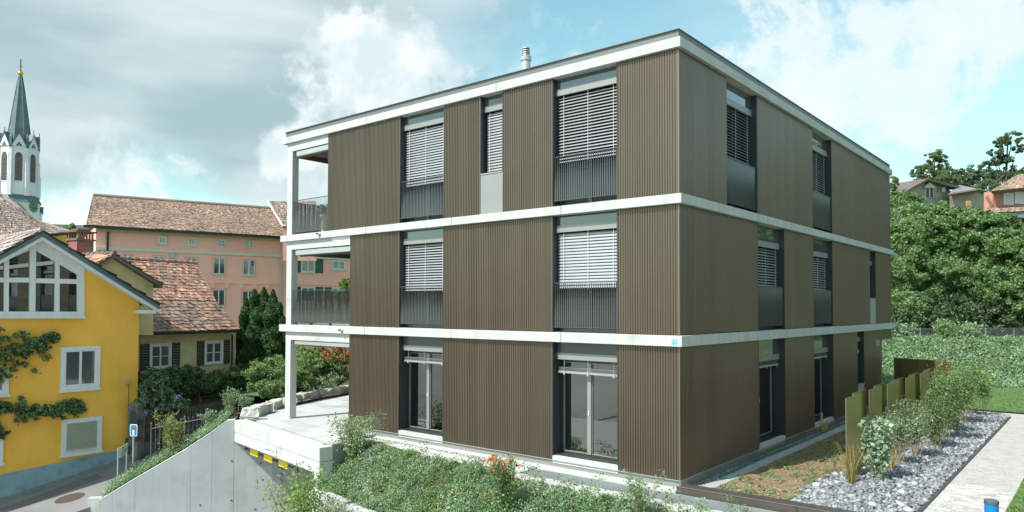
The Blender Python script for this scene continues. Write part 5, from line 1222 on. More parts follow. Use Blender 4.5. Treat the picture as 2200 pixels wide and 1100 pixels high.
# white gable front and its window members
WM = WHITE
def mem(pts, d1=.03, name='frame'): return poly_px(YH, pts, -.06, d1, WM, name, gw)
gw = part_empty('window', yh, YH.p(-4.5, 0, sillz))
mem([(-60, 680), (181, 680), (181, 669.6), (-60, 669.2)], .045); 
mem([(-60, 684), (184, 684), (184, 679.9), (-60, 679.9)], .12, 'sill')
mem([(166, 669.5), (181.3, 669.5), (181.8, 568), (166, 558)], .03)
mem([(63.5, 669.2), (76, 669.2), (78, 520), (65, 524)], .06)
mem([(-60, 606.5), (63, 606.8), (63.6, 596.5), (-60, 596)], .025); mem([(76.6, 608), (165.8, 610), (165.8, 600), (76.8, 598)], .025)
for xa in (8.5, 117.5): mem([(xa, 669.3), (xa+10.5, 669.3), (xa+10.8, 607 if xa < 60 else 609), (xa+.5, 607 if xa < 60 else 609)], .03)
mem([(9, 596), (19.8, 596), (19.8, 555), (9, 561)], .03); mem([(118.5, 599), (128.2, 599.4), (128.2, 568), (118.5, 561)], .03)
# gable boards above the sloping panes
mem([(78, 538.5), (92, 512), (181.8, 567), (166, 590)], .02, 'gable_board')
mem([(78.2, 537), (64.8, 537), (92, 512)], .02, 'gable_board')
mem([(64.8, 537.2), (19.8, 557), (9, 562), (-60, 596), (-60, 590), (91, 512)], .02, 'gable_board')
for q in ([(-60, 596), (8.8, 596), (8.8, 563), (-60, 596)], ): pass
for x0, y0, x1, y1 in ((-30, 606.5, 8.4, 669.3), (19, 606.8, 63.4, 669.3), (76.3, 608.5, 117.4, 669.3), (128, 609.5, 165.9, 669.4)):
    poly_px(YH, [(x0, y1), (x1, y1), (x1, y0), (x0, y0)], -.03, -.022, GLASS, 'pane', gw)
for pts in ([(19.9, 596), (63.6, 596), (64.8, 537.2), (19.9, 556.5)], [(78, 598), (118.4, 599), (118.4, 562), (78, 538.6)], [(128.3, 599.5), (165.9, 600), (165.9, 590), (128.3, 568)], [(-30, 596), (9, 596), (9, 562), (-30, 582)]):
    poly_px(YH, pts, -.03, -.022, GLASS, 'pane', gw)
b = MB().use(BLACKM); P = YH.uz(145, 663, -.5); x, y, _ = YH.p(P[0], -.5, 0); b.lathe((x, y), [(.02, P[1]-.2), (.02, P[1]+.02), (.14, P[1]+.08), (.16, P[1]+.22)], 10); b.build('lamp', yh)
# roof: barge boards, soffit, tiles
def roofline(px, py): return YH.uz(px, py, bar_o)
Ra, Re, Rl = roofline(92, 497), roofline(343, 655), roofline(0, 548)
sl = (Rl[1]-Ra[1])/(Rl[0]-Ra[0]); RL = (Ra[0]-5.6, Ra[1]-5.6*sl)
for (A_, E_, nm) in ((Ra, Re, 'r'), (RL, Ra, 'l')):
    for m_, z0, z1, d0, d1, n_ in ((COPPER, -.17, -.02, bar_o-.03, bar_o+.02, 'barge_board'), (BLACKM, -.02, .03, bar_o-.15, bar_o+.04, 'verge_trim'), (WHITE, -.24, -.172, .0, bar_o-.03, 'soffit'), (WHITE, -.30, -.172, bar_o-.06, bar_o-.031, 'fascia')):
        b = MB().use(m_); extrude(b, YH, [(A_[0], A_[1]+z0), (E_[0], E_[1]+z0), (E_[0], E_[1]+z1), (A_[0], A_[1]+z1)], d0, d1); b.build(n_, yh)
b = MB().use(WHITE); YH.box(b, Re[0]-.7, Re[0]-.1, .0, bar_o-.05, Re[1]-.33, Re[1]-.20); b.build('soffit', yh)
tile_roof('roof_tiles', yh, YH.p(RL[0], bar_o, RL[1]+.03), YH.p(RL[0], -10, RL[1]+.03), YH.p(Ra[0], -10, Ra[1]+.04), YH.p(Ra[0], bar_o, Ra[1]+.04), 34, 20, TILEP, lift=.06)
tile_roof('roof_tiles', yh, YH.p(Re[0], bar_o, Re[1]+.03), YH.p(Re[0], -10, Re[1]+.03), YH.p(Ra[0], -10, Ra[1]+.04), YH.p(Ra[0], bar_o, Ra[1]+.04), 34, 15, TILEP, lift=.06)
b = MB().use(TILEP)
for i in range(20): 
    d = bar_o-.0-i*.36; x, y, z = YH.p(Ra[0], d, Ra[1]+.06); b.tube([(x, y, z), (x-.38, y, z-.015)], [.10, .085], 8)
o = b.build('ridge_tiles', yh); o['kind'] = 'stuff'; settone(o.data, np.ones(len(o.data.polygons)))
window(YH, (129, 744.5, 214, 836), yh, cw=.13, sill=WHITE, mull=1, d=.0)
w = window(YH, (131.5, 897.5, 218, 973), yh, cw=.15, sill=WHITE, mull=0, d=.0)
# louvred blind in the lower window
ua, za = YH.uz(141, 912); ubb, zbb = YH.uz(207, 965)
bl_ = part_empty('blind', w, YH.p((ua+ubb)/2, .03, zbb)); me = slat_mb(ubb-ua-.02, 50, .065, mat('beige_slat', (.42, .42, .32), .5)).mesh('slat'); z = za
while z > zbb+.02:
    x, y, _ = YH.p((ua+ubb)/2, .045, z); inst('slat', me, bl_, Matrix(((0, 1, 0, x), (1, 0, 0, y), (0, 0, 1, z), (0, 0, 0, 1)))); z -= .058
b = MB().use(mat('beige_box', (.5, .5, .42), .6)); YH.box(b, ua, ubb, .036, .058, za+.02, za+.16); b.build('blind_box', w)
w = window(YH, (-55, 788, 18, 850), yh, cw=.13, sill=WHITE, mull=1); w = window(YH, (-70, 930, 5.5, 1000), yh, cw=.13, sill=WHITE, mull=1)
# climbing plants on the yellow wall
def creeper(px_path, width, n, label, lm=None, size=.095):
    width = [w_*.8 for w_ in width]; P = []
    pts = [np.array(YH.uz(x, y, .1)) for x, y in px_path]
    seg = [np.linalg.norm(b_-a_) for a_, b_ in zip(pts[:-1], pts[1:])]; tot = sum(seg)
    t = thing('climbing_plant', label, 'climbing plant', YH.p(pts[0][0], .05, pts[0][1]), 'climbing plants on the yellow wall'); b = MB().use(BARK)
    b.tube([YH.p(p[0], .06, p[1]) for p in pts], .018, 6); b.build('stem', t)
    for (a_, b_, s_, w0, w1) in zip(pts[:-1], pts[1:], seg, width[:-1], width[1:]):
        K = int(34*s_)+2
        for _ in range(K):
            f = rng.random(); c = a_+(b_-a_)*f; w_ = w0+(w1-w0)*f; u = c[0]+rng.normal()*w_*.42; z = c[1]+rng.normal()*w_*.42-(.25*w_*rng.random()**2); m_ = int(n/tot*s_/K); r = .05+.09*rng.random()
            q = ball(m_, .6)*r; P.append(np.stack([np.full(m_, -21.7)+.04+np.abs(rng.normal(size=m_))*.10*(1+w_), u+q[:, 0]*1.3, z+q[:, 1]-.06*rng.random(m_)], 1))
    leaves('foliage', np.concatenate(P), size, [lm or L_DARK, L_OLIVE], t, nbias=(.8, 0, .5), mi=(rng.random(sum(len(q) for q in P)) < .6).astype(int), aspect=.75)
creeper([(-60, 760), (0, 765), (35, 745), (80, 735), (122, 722)], [1.5, 1.3, .75, .35, .15], 5200, 'dark creeper with long tip on the yellow wall above the upper window')
creeper([(-60, 870), (0, 870), (60, 885), (110, 880), (155, 873), (184, 877)], [.5, .42, .34, .34, .34, .18], 4200, 'dark horizontal creeper along the yellow wall between the two windows')
creeper([(-40, 900), (-10, 905), (3, 930)], [.5, .4, .2], 700, 'tip of a creeper at the left picture edge below the horizontal one')
# ------------------------------------------------------------------ pillar, picket fence, metal fence, signs
P = on_v((-21.45, 0), 0, 288, 870); pl = thing('gate_pillar', 'weathered dark concrete pillar at the corner of the yellow house', 'pillar', (-21.45, -1.45, -2.2))
STN = mat('weathered_concrete', (.17, .165, .155), .95, var=.4, vs=2.5, col2=(.07, .07, .065), c2s=2, c2t=(.5, .6), bump=.5)
P = FP.uz(288, 870); zt_ = on_v((-21.3, -1.5), -26, 288, 868)[2]
b = MB().use(STN); FP.box(b, -.30, .08, -.2, .22, -2.4, zt_-.05); b.lathe(FP.p(-.11, .01, 0)[:2], [(.25, zt_-.05), (.2, zt_+.03), (.05, zt_+.06)], 12); b.build('shaft', pl)
lw = thing('fence_wall', 'dark weathered low concrete wall under the picket fence', 'garden wall', FP.p(6, 0, -2.3)); b = MB().use(STN); FP.box(b, .09, 14, -.12, .16, -3.3, -1.33); b.build('wall_body', lw)
pf = thing('picket_fence', 'old brown wooden picket fence in front of the dark hedge', 'picket fence', FP.p(5, 0, -1.33)); pm = MB().use(BROWNW); pm.box(-.038, .038, -.012, .012, 0, .80); pme = pm.mesh('picket')
u = .2
while u < 12.6:
    x, y, _ = FP.p(u, .05, 0); inst('picket', pme, pf, Matrix(((FP.u[0], FP.n[0], 0, x), (FP.u[1], FP.n[1], 0, y), (0, 0, 1, -1.34+rng.normal()*.012), (0, 0, 0, 1))) @ Matrix.Rotation(rng.normal()*.012, 4, 'Y')); u += .155
for z in (-1.15, -.72):
    b = MB().use(BROWNW); FP.box(b, .1, 12.7, .0, .035, z, z+.06); b.build('rail', pf)
M1, M2, M3 = dep(24.0, 325, 921), dep(24.6, 450, 897), dep(25.4, 520, 880)
mf = thing('metal_fence', 'low wrought iron fence climbing beside the planted wall', 'metal fence', (M1[0], M1[1], -1.6)); IR = mat('grey_iron', (.16, .165, .17), .6, .4)
for A_, B__ in ((M1, M2), (M2, M3)):
    b = MB().use(IR); b.tube([A_, B__], .018, 6); b.build('rail', mf); L = np.linalg.norm(B__-A_); k = int(L/.125)
    for i in range(k+1):
        q = A_+(B__-A_)*i/k; big = i % 8 == 0; b = MB().use(IR); b.tube([q-np.array([0, 0, 1.3]), q+np.array([0, 0, .10 if not big else .16])], .020 if big else .009, 6)
        b.lathe(q[:2], [(.004, q[2]+.08), (.022, q[2]+.11), (.003, q[2]+.15)], 6) if not big else b.lathe(q[:2], [(.01, q[2]+.15), (.03, q[2]+.18), (.01, q[2]+.21)], 8); b.build('post' if big else 'bar', mf)
# dead end sign
q = dep(23.6, 287, 925); ds = thing('dead_end_sign', 'blue and white dead end road sign on a thin pole', 'road sign', (q[0], q[1], -2.2))
SF = frame_az((q[0], q[1]), 58)
b = MB().use(STEEL); b.tube([(q[0], q[1], -2.4), (q[0], q[1], q[2])], .028, 8); b.build('pole', ds)
a, zt = SF.uz(279.5, 911.5, .04); c_, zb = SF.uz(294.5, 937.5, .04); a, c_ = min(a, c_), max(a, c_); w_, h_ = c_-a, zt-zb
def rrect(a, c_, zb, zt, r):
    o_ = []
    for cx, cz, s_ in ((c_-r, zb+r, -90), (c_-r, zt-r, 0), (a+r, zt-r, 90), (a+r, zb+r, 180)):
        for k in range(5): an = math.radians(s_+k*22.5); o_.append((cx+r*math.cos(an), cz+r*math.sin(an)))
    return o_
b = MB().use(SIGNW); extrude(b, SF, rrect(a, c_, zb, zt, .04), .03, .04); pb = b.build('sign_plate', ds)
b = MB().use(SIGNB); extrude(b, SF, rrect(a+.02, c_-.02, zb+.02, zt-.02, .03), .0405, .044); b.build('sign_field', pb)
m_ = (a+c_)/2; b = MB().use(SIGNW); SF.box(b, m_-w_*.11, m_+w_*.11, .0445, .047, zb+.03, zb+h_*.58); b.build('sign_symbol', pb)
b = MB().use(RED); SF.box(b, m_-w_*.24, m_+w_*.24, .0475, .050, zb+h_*.55, zb+h_*.70); b.build('sign_bar', pb)
# information board on two posts
q0, q1 = dep(23.2, 253, 1000), dep(23.9, 272, 985); iv = q1-q0; iv[2] = 0; il = np.linalg.norm(iv); iu = iv/il
IF = Fr((q0[0], q0[1], 0), (iu[0], iu[1]), (iu[1], -iu[0]))
ib = thing('notice_board', 'white notice board between two thin posts at the street', 'notice board', (q0[0], q0[1], -2.3))
z0a = dep(23.2, 252, 963)[2]; z0b = dep(23.2, 253, 985)[2]; z1a = dep(23.9, 271, 952)[2]; z1b = dep(23.9, 272, 973)[2]
for u_, zt in ((0, z0a), (il, z1a)):
    b = MB().use(STEEL); x, y, _ = IF.p(u_, 0, 0); b.tube([(x, y, -2.6), (x, y, zt)], .022, 8); b.build('post', ib)
b = MB().use(mat('board_pale', (.52, .58, .54), .5)); extrude(b, IF, [(0.02, z0b), (il-.02, z1b), (il-.02, z1a), (.02, z0a)], .024, .035); bp_ = b.build('board', ib)
b = MB().use(mat('board_ink', (.12, .18, .16), .6)); zc = (z0a+z1a+z0b+z1b)/4
rr = [(il*.42+.055*math.cos(t), zc+.09+.055*math.sin(t)) for t in np.linspace(0, 2*math.pi, 14)[:-1]]; extrude(b, IF, rr, .0355, .038)
b.build('emblem', bp_)
for k, (f0, f1, dz) in enumerate(((.25, .85, .0), (.25, .8, -.05), (.25, .7, -.09))):
    b = MB().use(mat('board_ink', (.12, .18, .16), .6)); extrude(b, IF, [(il*f0, zc+dz+(f0-.5)*.12-.02), (il*f1, zc+dz+(f1-.5)*.12-.02), (il*f1, zc+dz+(f1-.5)*.12+(.012 if k else .02)-.01), (il*f0, zc+dz+(f0-.5)*.12+(.012 if k else .02)-.01)], .0355, .037); b.build('printed_line', bp_)
# ------------------------------------------------------------------ hedge, bushes, yew
kwh = dict(cat='shrub', trunk_r=.06, cl=.24, seed_n=40, trunkmat=BARK)
def bush(label, blobs, lm, n, size, foot, name='garden_bush', cat='shrub', **k):
    bb = [(dep(d, x, y), r) for x, y, d, r in blobs]; b = dep(foot[2], foot[0], 800); B = (b[0], b[1], foot[1]); topc = bb[0][0]
    kk = dict(trunk_r=.06, cl=.24, seed_n=40); kk.update(k); return tree(name, label, B, topc, bb, lm, n, size, cat=cat, **kk)
bush('long dense dark green hedge behind the picket fence', [(420, 815, 31.9, (1.1, 1.1, .6)), (330, 830, 29.5, (.9, .9, .65)), (380, 820, 30.7, (1.0, 1.0, .6)), (470, 812, 33.3, (1.1, 1.0, .65)), (520, 805, 34.9, (1.0, 1.0, .6)), (440, 826, 33.3, (1.0, .7, .4)), (350, 845, 30.5, (.8, .7, .5)), (500, 820, 34.9, (1.0, .8, .4)), (560, 822, 36.9, (.9, .7, .4)), (315, 860, 29.0, (.4, .4, .5)), (395, 838, 32.1, (.9, .7, .4))], [L_DARK, L_HEDGE], 34000, .13, (420, -1.36, 31), name='hedge', cat='hedge', nbias=(0, 0, .8))
bush('bushy dark shrub with lilac flower spikes at the corner of the yellow house', [(335, 840, 27.8, (.6, .6, .7)), (318, 865, 27.6, (.5, .5, .6)), (360, 868, 27.9, (.6, .5, .45)), (322, 808, 28, (.3, .3, .45)), (385, 872, 28.6, (.4, .4, .3))], [L_DARK, L_SILV], 7000, .11, (340, -1.36, 27.8), name='flowering_bush')
fl_p = [dep(26.9, x, y) for x, y in ((311, 865), (337, 878), (377, 856), (313, 887), (385, 852))]
o = leaves('lilac_flowers', np.concatenate([p+rng.normal(size=(26, 3))*np.array([.05, .05, .05]) for p in fl_p]), .05, [L_LILAC], bpy.data.objects['flowering_bush'], nbias=(0, -.5, .5))
bush('feathery yellow green bush between hedge and terrace', [(585, 800, 29, (.9, .8, .7)), (555, 812, 28.6, (.6, .6, .5)), (615, 820, 29, (.8, .7, .6)), (640, 800, 30, (.9, .8, .7)), (580, 832, 28, (.6, .6, .35))], [L_HEDGE, L_OLIVE], 16000, .09, (590, -.3, 29), nbias=(0, 0, .5))
bush('bright green bush behind the concrete post', [(655, 790, 30.5, (.7, .7, .6)), (660, 762, 31, (.6, .6, .45)), (648, 820, 29.6, (.5, .5, .45))], [L_HEDGE, L_LIME], 6000, .11, (655, -.2, 30.5))
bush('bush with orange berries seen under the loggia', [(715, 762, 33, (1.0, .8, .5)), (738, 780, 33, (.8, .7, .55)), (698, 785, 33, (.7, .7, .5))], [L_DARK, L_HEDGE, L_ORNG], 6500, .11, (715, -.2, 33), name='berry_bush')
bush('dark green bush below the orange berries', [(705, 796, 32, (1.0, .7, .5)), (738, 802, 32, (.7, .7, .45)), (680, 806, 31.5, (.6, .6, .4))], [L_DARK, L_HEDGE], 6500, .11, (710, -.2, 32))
bush('scraggy grey twigged bush above the stone edging', [(672, 822, 30, (1.0, .6, .34)), (705, 816, 30.6, (.7, .6, .32)), (648, 832, 29.4, (.6, .5, .3))], [L_OLIVE, L_SILV], 4200, .07, (670, -.15, 30))
# yew, several upright columns
yb = dep(36, 560, 790); yw = thing('yew_tree', 'dark columnar yew with several upright shoots beside the ochre house', 'yew', (yb[0], yb[1], -.9))
b = MB().use(BARK)
P = []
for x, yt, ybm, r, D in [(x_, a_, b_, c_*1.28, d_+8) for x_, a_, b_, c_, d_ in ((528, 640, 790, .30, 28), (545, 622, 790, .36, 28), (565, 618, 790, .40, 28.2), (585, 622, 790, .36, 28), (600, 650, 790, .32, 27.6), (552, 660, 790, .42, 27.4), (578, 655, 790, .42, 27.4), (520, 670, 790, .25, 27.6), (608, 680, 790, .25, 27.2), (536, 700, 790, .35, 27), (590, 700, 790, .35, 27))]:
    tp, bt = dep(D, x, yt), dep(D, x, ybm); H = tp[2]-bt[2]; n_ = 6000; f = rng.random(n_)**.85; rad = r*(1-f**3.2)**.6*(.8+.25*np.sin(f*17+x)); an = rng.random(n_)*2*math.pi; rr = rad*(.55+.45*rng.random(n_)**.4)
    P.append(np.stack([bt[0]+rr*np.cos(an), bt[1]+rr*np.sin(an), bt[2]+f*H], 1)); b.tube([(bt[0], bt[1], -1.0), (bt[0], bt[1], tp[2]-.4)], [.07, .02], 6)
b.build('trunk', yw); P = np.concatenate(P); leaves('crown', P, .12, [L_YEW], yw, nbias=(0, 0, 1.4), aspect=.4, tvar=.5)
bush('dark reddish shrub in the gap between ochre house and yew', [(513, 760, 35.5, (.4, .4, .7)), (516, 730, 35.6, (.35, .35, .6)), (512, 785, 35, (.5, .5, .5))], [L_DARK, L_YEW], 2600, .12, (512, -.9, 35.5))
# red leaved shrub and weeds before the metal fence
q = dep(23.4, 372, 990); shrub('red_shrub', 'slim shrub with reddish and yellow leaves in front of the iron fence', (q[0], q[1], q[2]-.05), 1.55, .95, [L_RED, L_LIME, L_OLIVE], 1500, .07, nst=12, low=.15, tightness=.08, smat=TWIG)
for px, py, D, h_, w_, de in ((450, 905, 23.9, .55, .4, 'dry seeded weed stalks beside the iron fence'), (492, 880, 24.2, .9, .6, 'grey weed clump just left of the limestone blocks'), (530, 870, 24.8, .5, .5, 'green weeds growing behind the first limestone block'), (300, 1015, 23.6, .45, .4, 'small weeds at the foot of the dead end sign'), (415, 945, 23.6, .35, .35, 'silvery weeds beside the sloping wall right of the red shrub')):
    q = dep(D, px, py); shrub('weed', de, (q[0], q[1], q[2]-.15), h_, w_, [L_SILV, L_BANK], 750, .05, nst=11, low=.1, cat='weeds', tightness=.09, group='weeds beside the sloping wall')
# ------------------------------------------------------------------ ochre house with clay tiles
OH = frame_az((-24.7, 1.9), -12)
oh = thing('ochre_house', 'low ochre rendered house with dark shutters and a steep clay tiled roof', 'house', OH.p(2, -3, -1.36))
u0, zt = -3.0, OH.uz(400, 716)[1]; u1 = OH.uz(506.5, 750)[0]
b = MB().use(CREAM); OH.box(b, u0, u1, -.3, 0, -1.5, zt); OH.box(b, u1-.3, u1-.001, -7, -.301, -1.5, zt+.0); b.build('wall', oh)
window(OH, (320, 737.5, 367, 793), oh, cw=.09, bars=1, shutters=DKSH, sw=.40); window(OH, (438, 731.5, 478, 783), oh, cw=.09, bars=1, shutters=DKSH, sw=.36)
e0, e1 = OH.uz(262, 716, .45), OH.uz(515.5, 708, .45); dR = -3.4
r0, r1 = OH.uz(262, 561, dR), OH.uz(420.5, 566, dR)
E0, E1 = np.array(OH.p(u0-1.2, .45, e1[1])), np.array(OH.p(e1[0], .45, e1[1])); R0, R1 = np.array(OH.p(u0-1.2, dR, r1[1])), np.array(OH.p(r1[0], dR, r1[1]))
k_ = OH.uz(464, 645, -1.0); K0, K1 = np.array(OH.p(u0-1.2, -1.0, k_[1]-.05)), np.array(OH.p(k_[0], -1.0, k_[1]-.05))
tile_roof('roof_tiles', oh, E0, E1, K1, K0, 44, 9, TILE, lift=.045, rnd=.12); tile_roof('roof_tiles', oh, K0, K1, R1, R0, 42, 13, TILE, lift=.045, rnd=.12)
b = MB().use(CREAM); b.add([tuple(K1-np.array([0, 0, .15])), OH.p(u1, 0, zt), OH.p(u1, dR*2, zt), tuple(R1-np.array([0, 0, .15]))], [(0, 1, 2, 3)]); b.build('gable_wall', oh)
Bk0, Bk1 = np.array(OH.p(u0-1.2, dR*2-.4, zt-.1)), np.array(OH.p(e1[0], dR*2-.4, zt-.1)); b = MB().use(TILED); b.add([Bk0, Bk1, R1, R0], [(0, 1, 2, 3)]); o = b.build('rear_roof', oh); settone(o.data, [1])
b = MB().use(TILE)
nr = 22
for i in range(nr): p_ = R0+(R1-R0)*i/nr; q_ = R0+(R1-R0)*(i+1.12)/nr; b.tube([p_+np.array([0, 0, .02]), q_+np.array([0, 0, .0])], [.11, .09], 8)
o = b.build('ridge_tiles', oh); o['kind'] = 'stuff'; settone(o.data, .6+.7*rng.random(len(o.data.polygons)))
b = MB().use(BLACKM); OH.box(b, u0, e1[0]+.0, .40, .53, e1[1]-.12, e1[1]-.01); b.build('gutter', oh)
b = MB().use(BROWNW); OH.box(b, u0, e1[0]-.05, .02, .40, e1[1]-.07, e1[1]-.03); b.build('eaves_board', oh)
gu = OH.uz(497, 740)[0]; b = MB().use(BLACKM); x, y, _ = OH.p(gu, .06, 0); b.tube([(x, y, -1.3), (x, y, zt-.15)], .035, 8); b.build('downpipe', oh)
sk = R0*0
p_ = on_v(OH.p(0, -1.7, 0)[:2], -12, 387, 660); b = MB().use(mat('lead_patch', (.18, .2, .22), .5, .3)); b.build  # grey patch of replaced tiles
# small cross wing
dD = 1.0; wg = frame_az(OH.p(0, dD, 0)[:2], -12)
cw_ = part_empty('cross_wing', oh, wg.p(-3, 0, 0))
poly_px(wg, [(205, 720), (329.5, 720), (329, 607), (247, 550), (205, 577)], -2.2, 0, CREAM, 'wing_wall_face', cw_)
ap, le, re_ = wg.uz(247, 545.5, .25), wg.uz(188, 580, .25), wg.uz(350, 611, .25)
for A_, E_ in ((ap, re_), (ap, le)):
    b = MB().use(BROWNW); extrude(b, wg, [(A_[0], A_[1]), (E_[0], E_[1]), (E_[0], E_[1]-.14), (A_[0], A_[1]-.14)], -2.4, .25); b.build('wing_barge', cw_)
    tile_roof('wing_tiles', cw_, wg.p(E_[0], .25, E_[1]+.02), wg.p(E_[0], -2.6, E_[1]+.02), wg.p(ap[0], -2.6, ap[1]+.02), wg.p(ap[0], .25, ap[1]+.02), 12, 9, TILE if A_[0] < E_[0] else mat('light_clay_tile', (.52, .32, .22), .8, var=.2, tone=True), lift=.05)
b = MB().use(BROWNW)
for i in range(9): x, y, z = wg.p(ap[0], .25-i*.3, ap[1]+.05); x2, y2, z2 = wg.p(ap[0], .25-i*.3-.33, ap[1]+.03); b.tube([(x, y, z), (x2, y2, z2)], [.09, .07], 8)
o = b.build('wing_ridge_tiles', cw_); o['kind'] = 'stuff'
# chimney
CH = frame_az(dep(33, 184, 560)[:2], -12); c0, c1 = CH.uz(165, 540)[0], CH.uz(201, 540)[0]; zb = CH.uz(184, 600)[1]; z1 = CH.uz(184, 517)[1]; z2 = CH.uz(184, 500)[1]; z3 = CH.uz(184, 494)[1]
ch = part_empty('chimney', oh, CH.p((c0+c1)/2, 0, zb)); b = MB().use(BRICKR); CH.box(b, c0, c1, -.7, 0, zb-1, z1); b.build('shaft', ch)
b = MB().use(STN); CH.box(b, c0-.06, c1+.06, -.76, .06, z1, z1+.08); b.build('slab', ch)
b = MB().use(mat('brick_orange', (.36, .17, .10), .9, var=.3, vs=8))
for i in range(6): 
    u = c0+.02+i*(c1-c0-.10)/5; CH.box(b, u, u+.06, -.06, .02, z1+.081, z2); CH.box(b, u, u+.06, -.72, -.66, z1+.081, z2)
b.build('cap_bricks', ch); b = MB().use(TILE); CH.box(b, c0-.10, c1+.10, -.8, .10, z2+.001, z2+.07); CH.box(b, c0+.1, c1-.1, -.6, -.1, z2+.071, z3+.04); o = b.build('cap_tiles', ch); settone(o.data, [.5]*len(o.data.polygons))
# ------------------------------------------------------------------ salmon pink building
PK = frame_az((-54.05, 8.96), 16)
pk = thing('pink_building', 'long salmon pink building with weathered tiled roof and rows of small windows', 'building', PK.p(12, -5, -1))
pu = PK.uz; uL = pu(205, 560)[0]; uR = pu(770, 600)[0]; zE = pu(400, 497)[1]
b = MB().use(PINK); PK.box(b, uL, uR, -.3, 0, -3, zE-.02); PK.box(b, uL, uL+.3, -11, -.301, -3, zE); b.build('wall', pk)
b = MB().use(PALES); z = pu(300, 537.5)[1]; PK.box(b, uL, uR, .001, .10, z-.10, z+.13); b.build('cornice', pk)
b = MB().use(mat('pale_yellow_eave', (.50, .42, .25), .9)); PK.box(b, uL, uR, .001, .35, zE-.38, zE-.10); b.build('eaves_moulding', pk)
z = pu(500, 609)[1]; b = MB().use(PINK); PK.box(b, pu(448, 600)[0], uR, .001, .07, z-.02, z+.14); b.build('band', pk)
for px in (456, 487, 518, 548, 574): 
    u = pu(px, 612)[0]; b = MB().use(PINK); PK.box(b, u-.16, u+.16, .001, .14, z-.42, z-.021); b.build('corbel', pk)
for bx in ((338, 507, 359, 525), (402, 509.5, 422, 528)): window(PK, bx, pk, casing=PALES, cw=.16, bars=1, sill=PALES)
for bx in ((468, 515, 484, 530.5), (528, 517, 543, 532.5)): window(PK, bx, pk, casing=PALES, cw=.04, bars=1)
for bx in ((263, 545, 287, 580), (326, 548.5, 355, 583), (397, 551.5, 425, 588)): window(PK, bx, pk, casing=mat('pink_surround', (.62, .36, .28), .9), cw=.07, sill=PALES)
for bx in ((457, 553, 485, 590), (521, 557, 548, 592)): window(PK, bx, pk, casing=mat('pink_surround', (.62, .36, .28), .9), cw=.06, sill=PALES)
for bx in ((455, 621, 484, 658), (519, 624, 547, 661)): window(PK, bx, pk, casing=mat('pink_surround', (.62, .36, .28), .9), cw=.06, sill=PALES)
for bx in ((646, 555.5, 677, 586), (646, 616, 677, 650)): window(PK, bx, pk, casing=PALES, cw=.10, sill=PALES, shutters=GREENSH, sw=.72)
for bx in ((713, 559, 742, 580), (712, 617.5, 741, 650)): window(PK, bx, pk, casing=PALES, cw=.08, sill=PALES, shutters=GREENSH if bx[1] > 600 else None, sw=.6)
e0_, e1_ = PK.p(uL-.7, .6, zE), PK.p(uR, .6, zE); dR = -6.0; z0r, z1r = PK.uz(230, 423, dR)[1], PK.uz(560, 446, dR)[1]; ur = PK.uz(200, 419, dR)[0]; ure = PK.uz(577, 447, dR)[0]
eR = PK.uz(612, 515, .6)[0]
tile_roof('roof_tiles', pk, e0_, PK.p(uR, .6, zE-.05), PK.p(uR, dR, z1r-.0), PK.p(ur, dR, z0r), 165, 34, TILEB, lift=.05, rnd=.15)
b = MB().use(TILED); b.add([PK.p(ur, dR, z0r), PK.p(uR, dR, z1r), PK.p(uR, dR*2, zE), PK.p(ur, dR*2, zE)], [(0, 1, 2, 3)]); o = b.build('rear_roof', pk); settone(o.data, [1])
b = MB().use(PALES); b.add([PK.p(ur-.02, dR, z0r+.05), PK.p(ur-.02, dR, z0r-.15), (e0_[0], e0_[1], e0_[2]-.12), (e0_[0], e0_[1], e0_[2]+.08)], [(0, 1, 2, 3)]); b.build('verge', pk)
b = MB().use(BLACKM); PK.box(b, uL-.9, uR, .60, .80, zE-.22, zE-.02); b.build('gutter', pk)
b = MB().use(TILED); b.tube([np.array(PK.p(ur, dR, z0r+.06)), np.array(PK.p(uR, dR, z1r+.05))], .16, 6); o = b.build('ridge_tiles', pk); settone(o.data, np.ones(len(o.data.polygons)))
u = pu(231, 520)[0]; b = MB().use(BLACKM); x, y, _ = PK.p(u, .12, 0); b.tube([(x, y, 3), (x, y, zE-.2)], .085, 8); b.build('downpipe', pk)
u = pu(604, 560)[0]; b = MB().use(LGREY); x, y, _ = PK.p(u, .12, 0); b.tube([(x, y, 0), (x, y, zE-.3)], .06, 8); b.build('downpipe', pk)
P = pu(369, 549); b = MB().use(LGREY); PK.box(b, P[0]-.15, P[0]+.15, 0, .2, P[1]-.25, P[1]+.2); b.build('lamp', pk)
# cross gable at its right end
cg = part_empty('cross_gable', pk, PK.p(eR, -2, zE)); G_ = frame_az(PK.p(0, .9, 0)[:2], 16)
gp_ = [G_.uz(x, y, 0) for x, y in ((577, 447), (575.5, 432), (640, 380), (640, 515), (612, 515))]
D_ = 62
a1, a2, a3, a4 = dep(63, 575, 431), dep(60, 613, 515), dep(60, 660, 505), dep(66, 660, 420)
a2b = dep(58.6, 607, 487)
tile_roof('roof_tiles', cg, dep(59.5, 607, 487), dep(60.5, 680, 487), dep(65.5, 680, 432), dep(64, 576, 432), 22, 12, TILED, lift=.05)
b = MB().use(PALES); b.tube([dep(64, 575, 431), dep(59.4, 608, 486)], .09, 4); b.build('verge', cg)
b = MB().use(PINK); b.add([dep(59.7, 607.5, 488), dep(59.7, 607.5, 560), dep(61, 680, 560), dep(61, 680, 488)], [(0, 1, 2, 3)]); b.build('wall', cg)
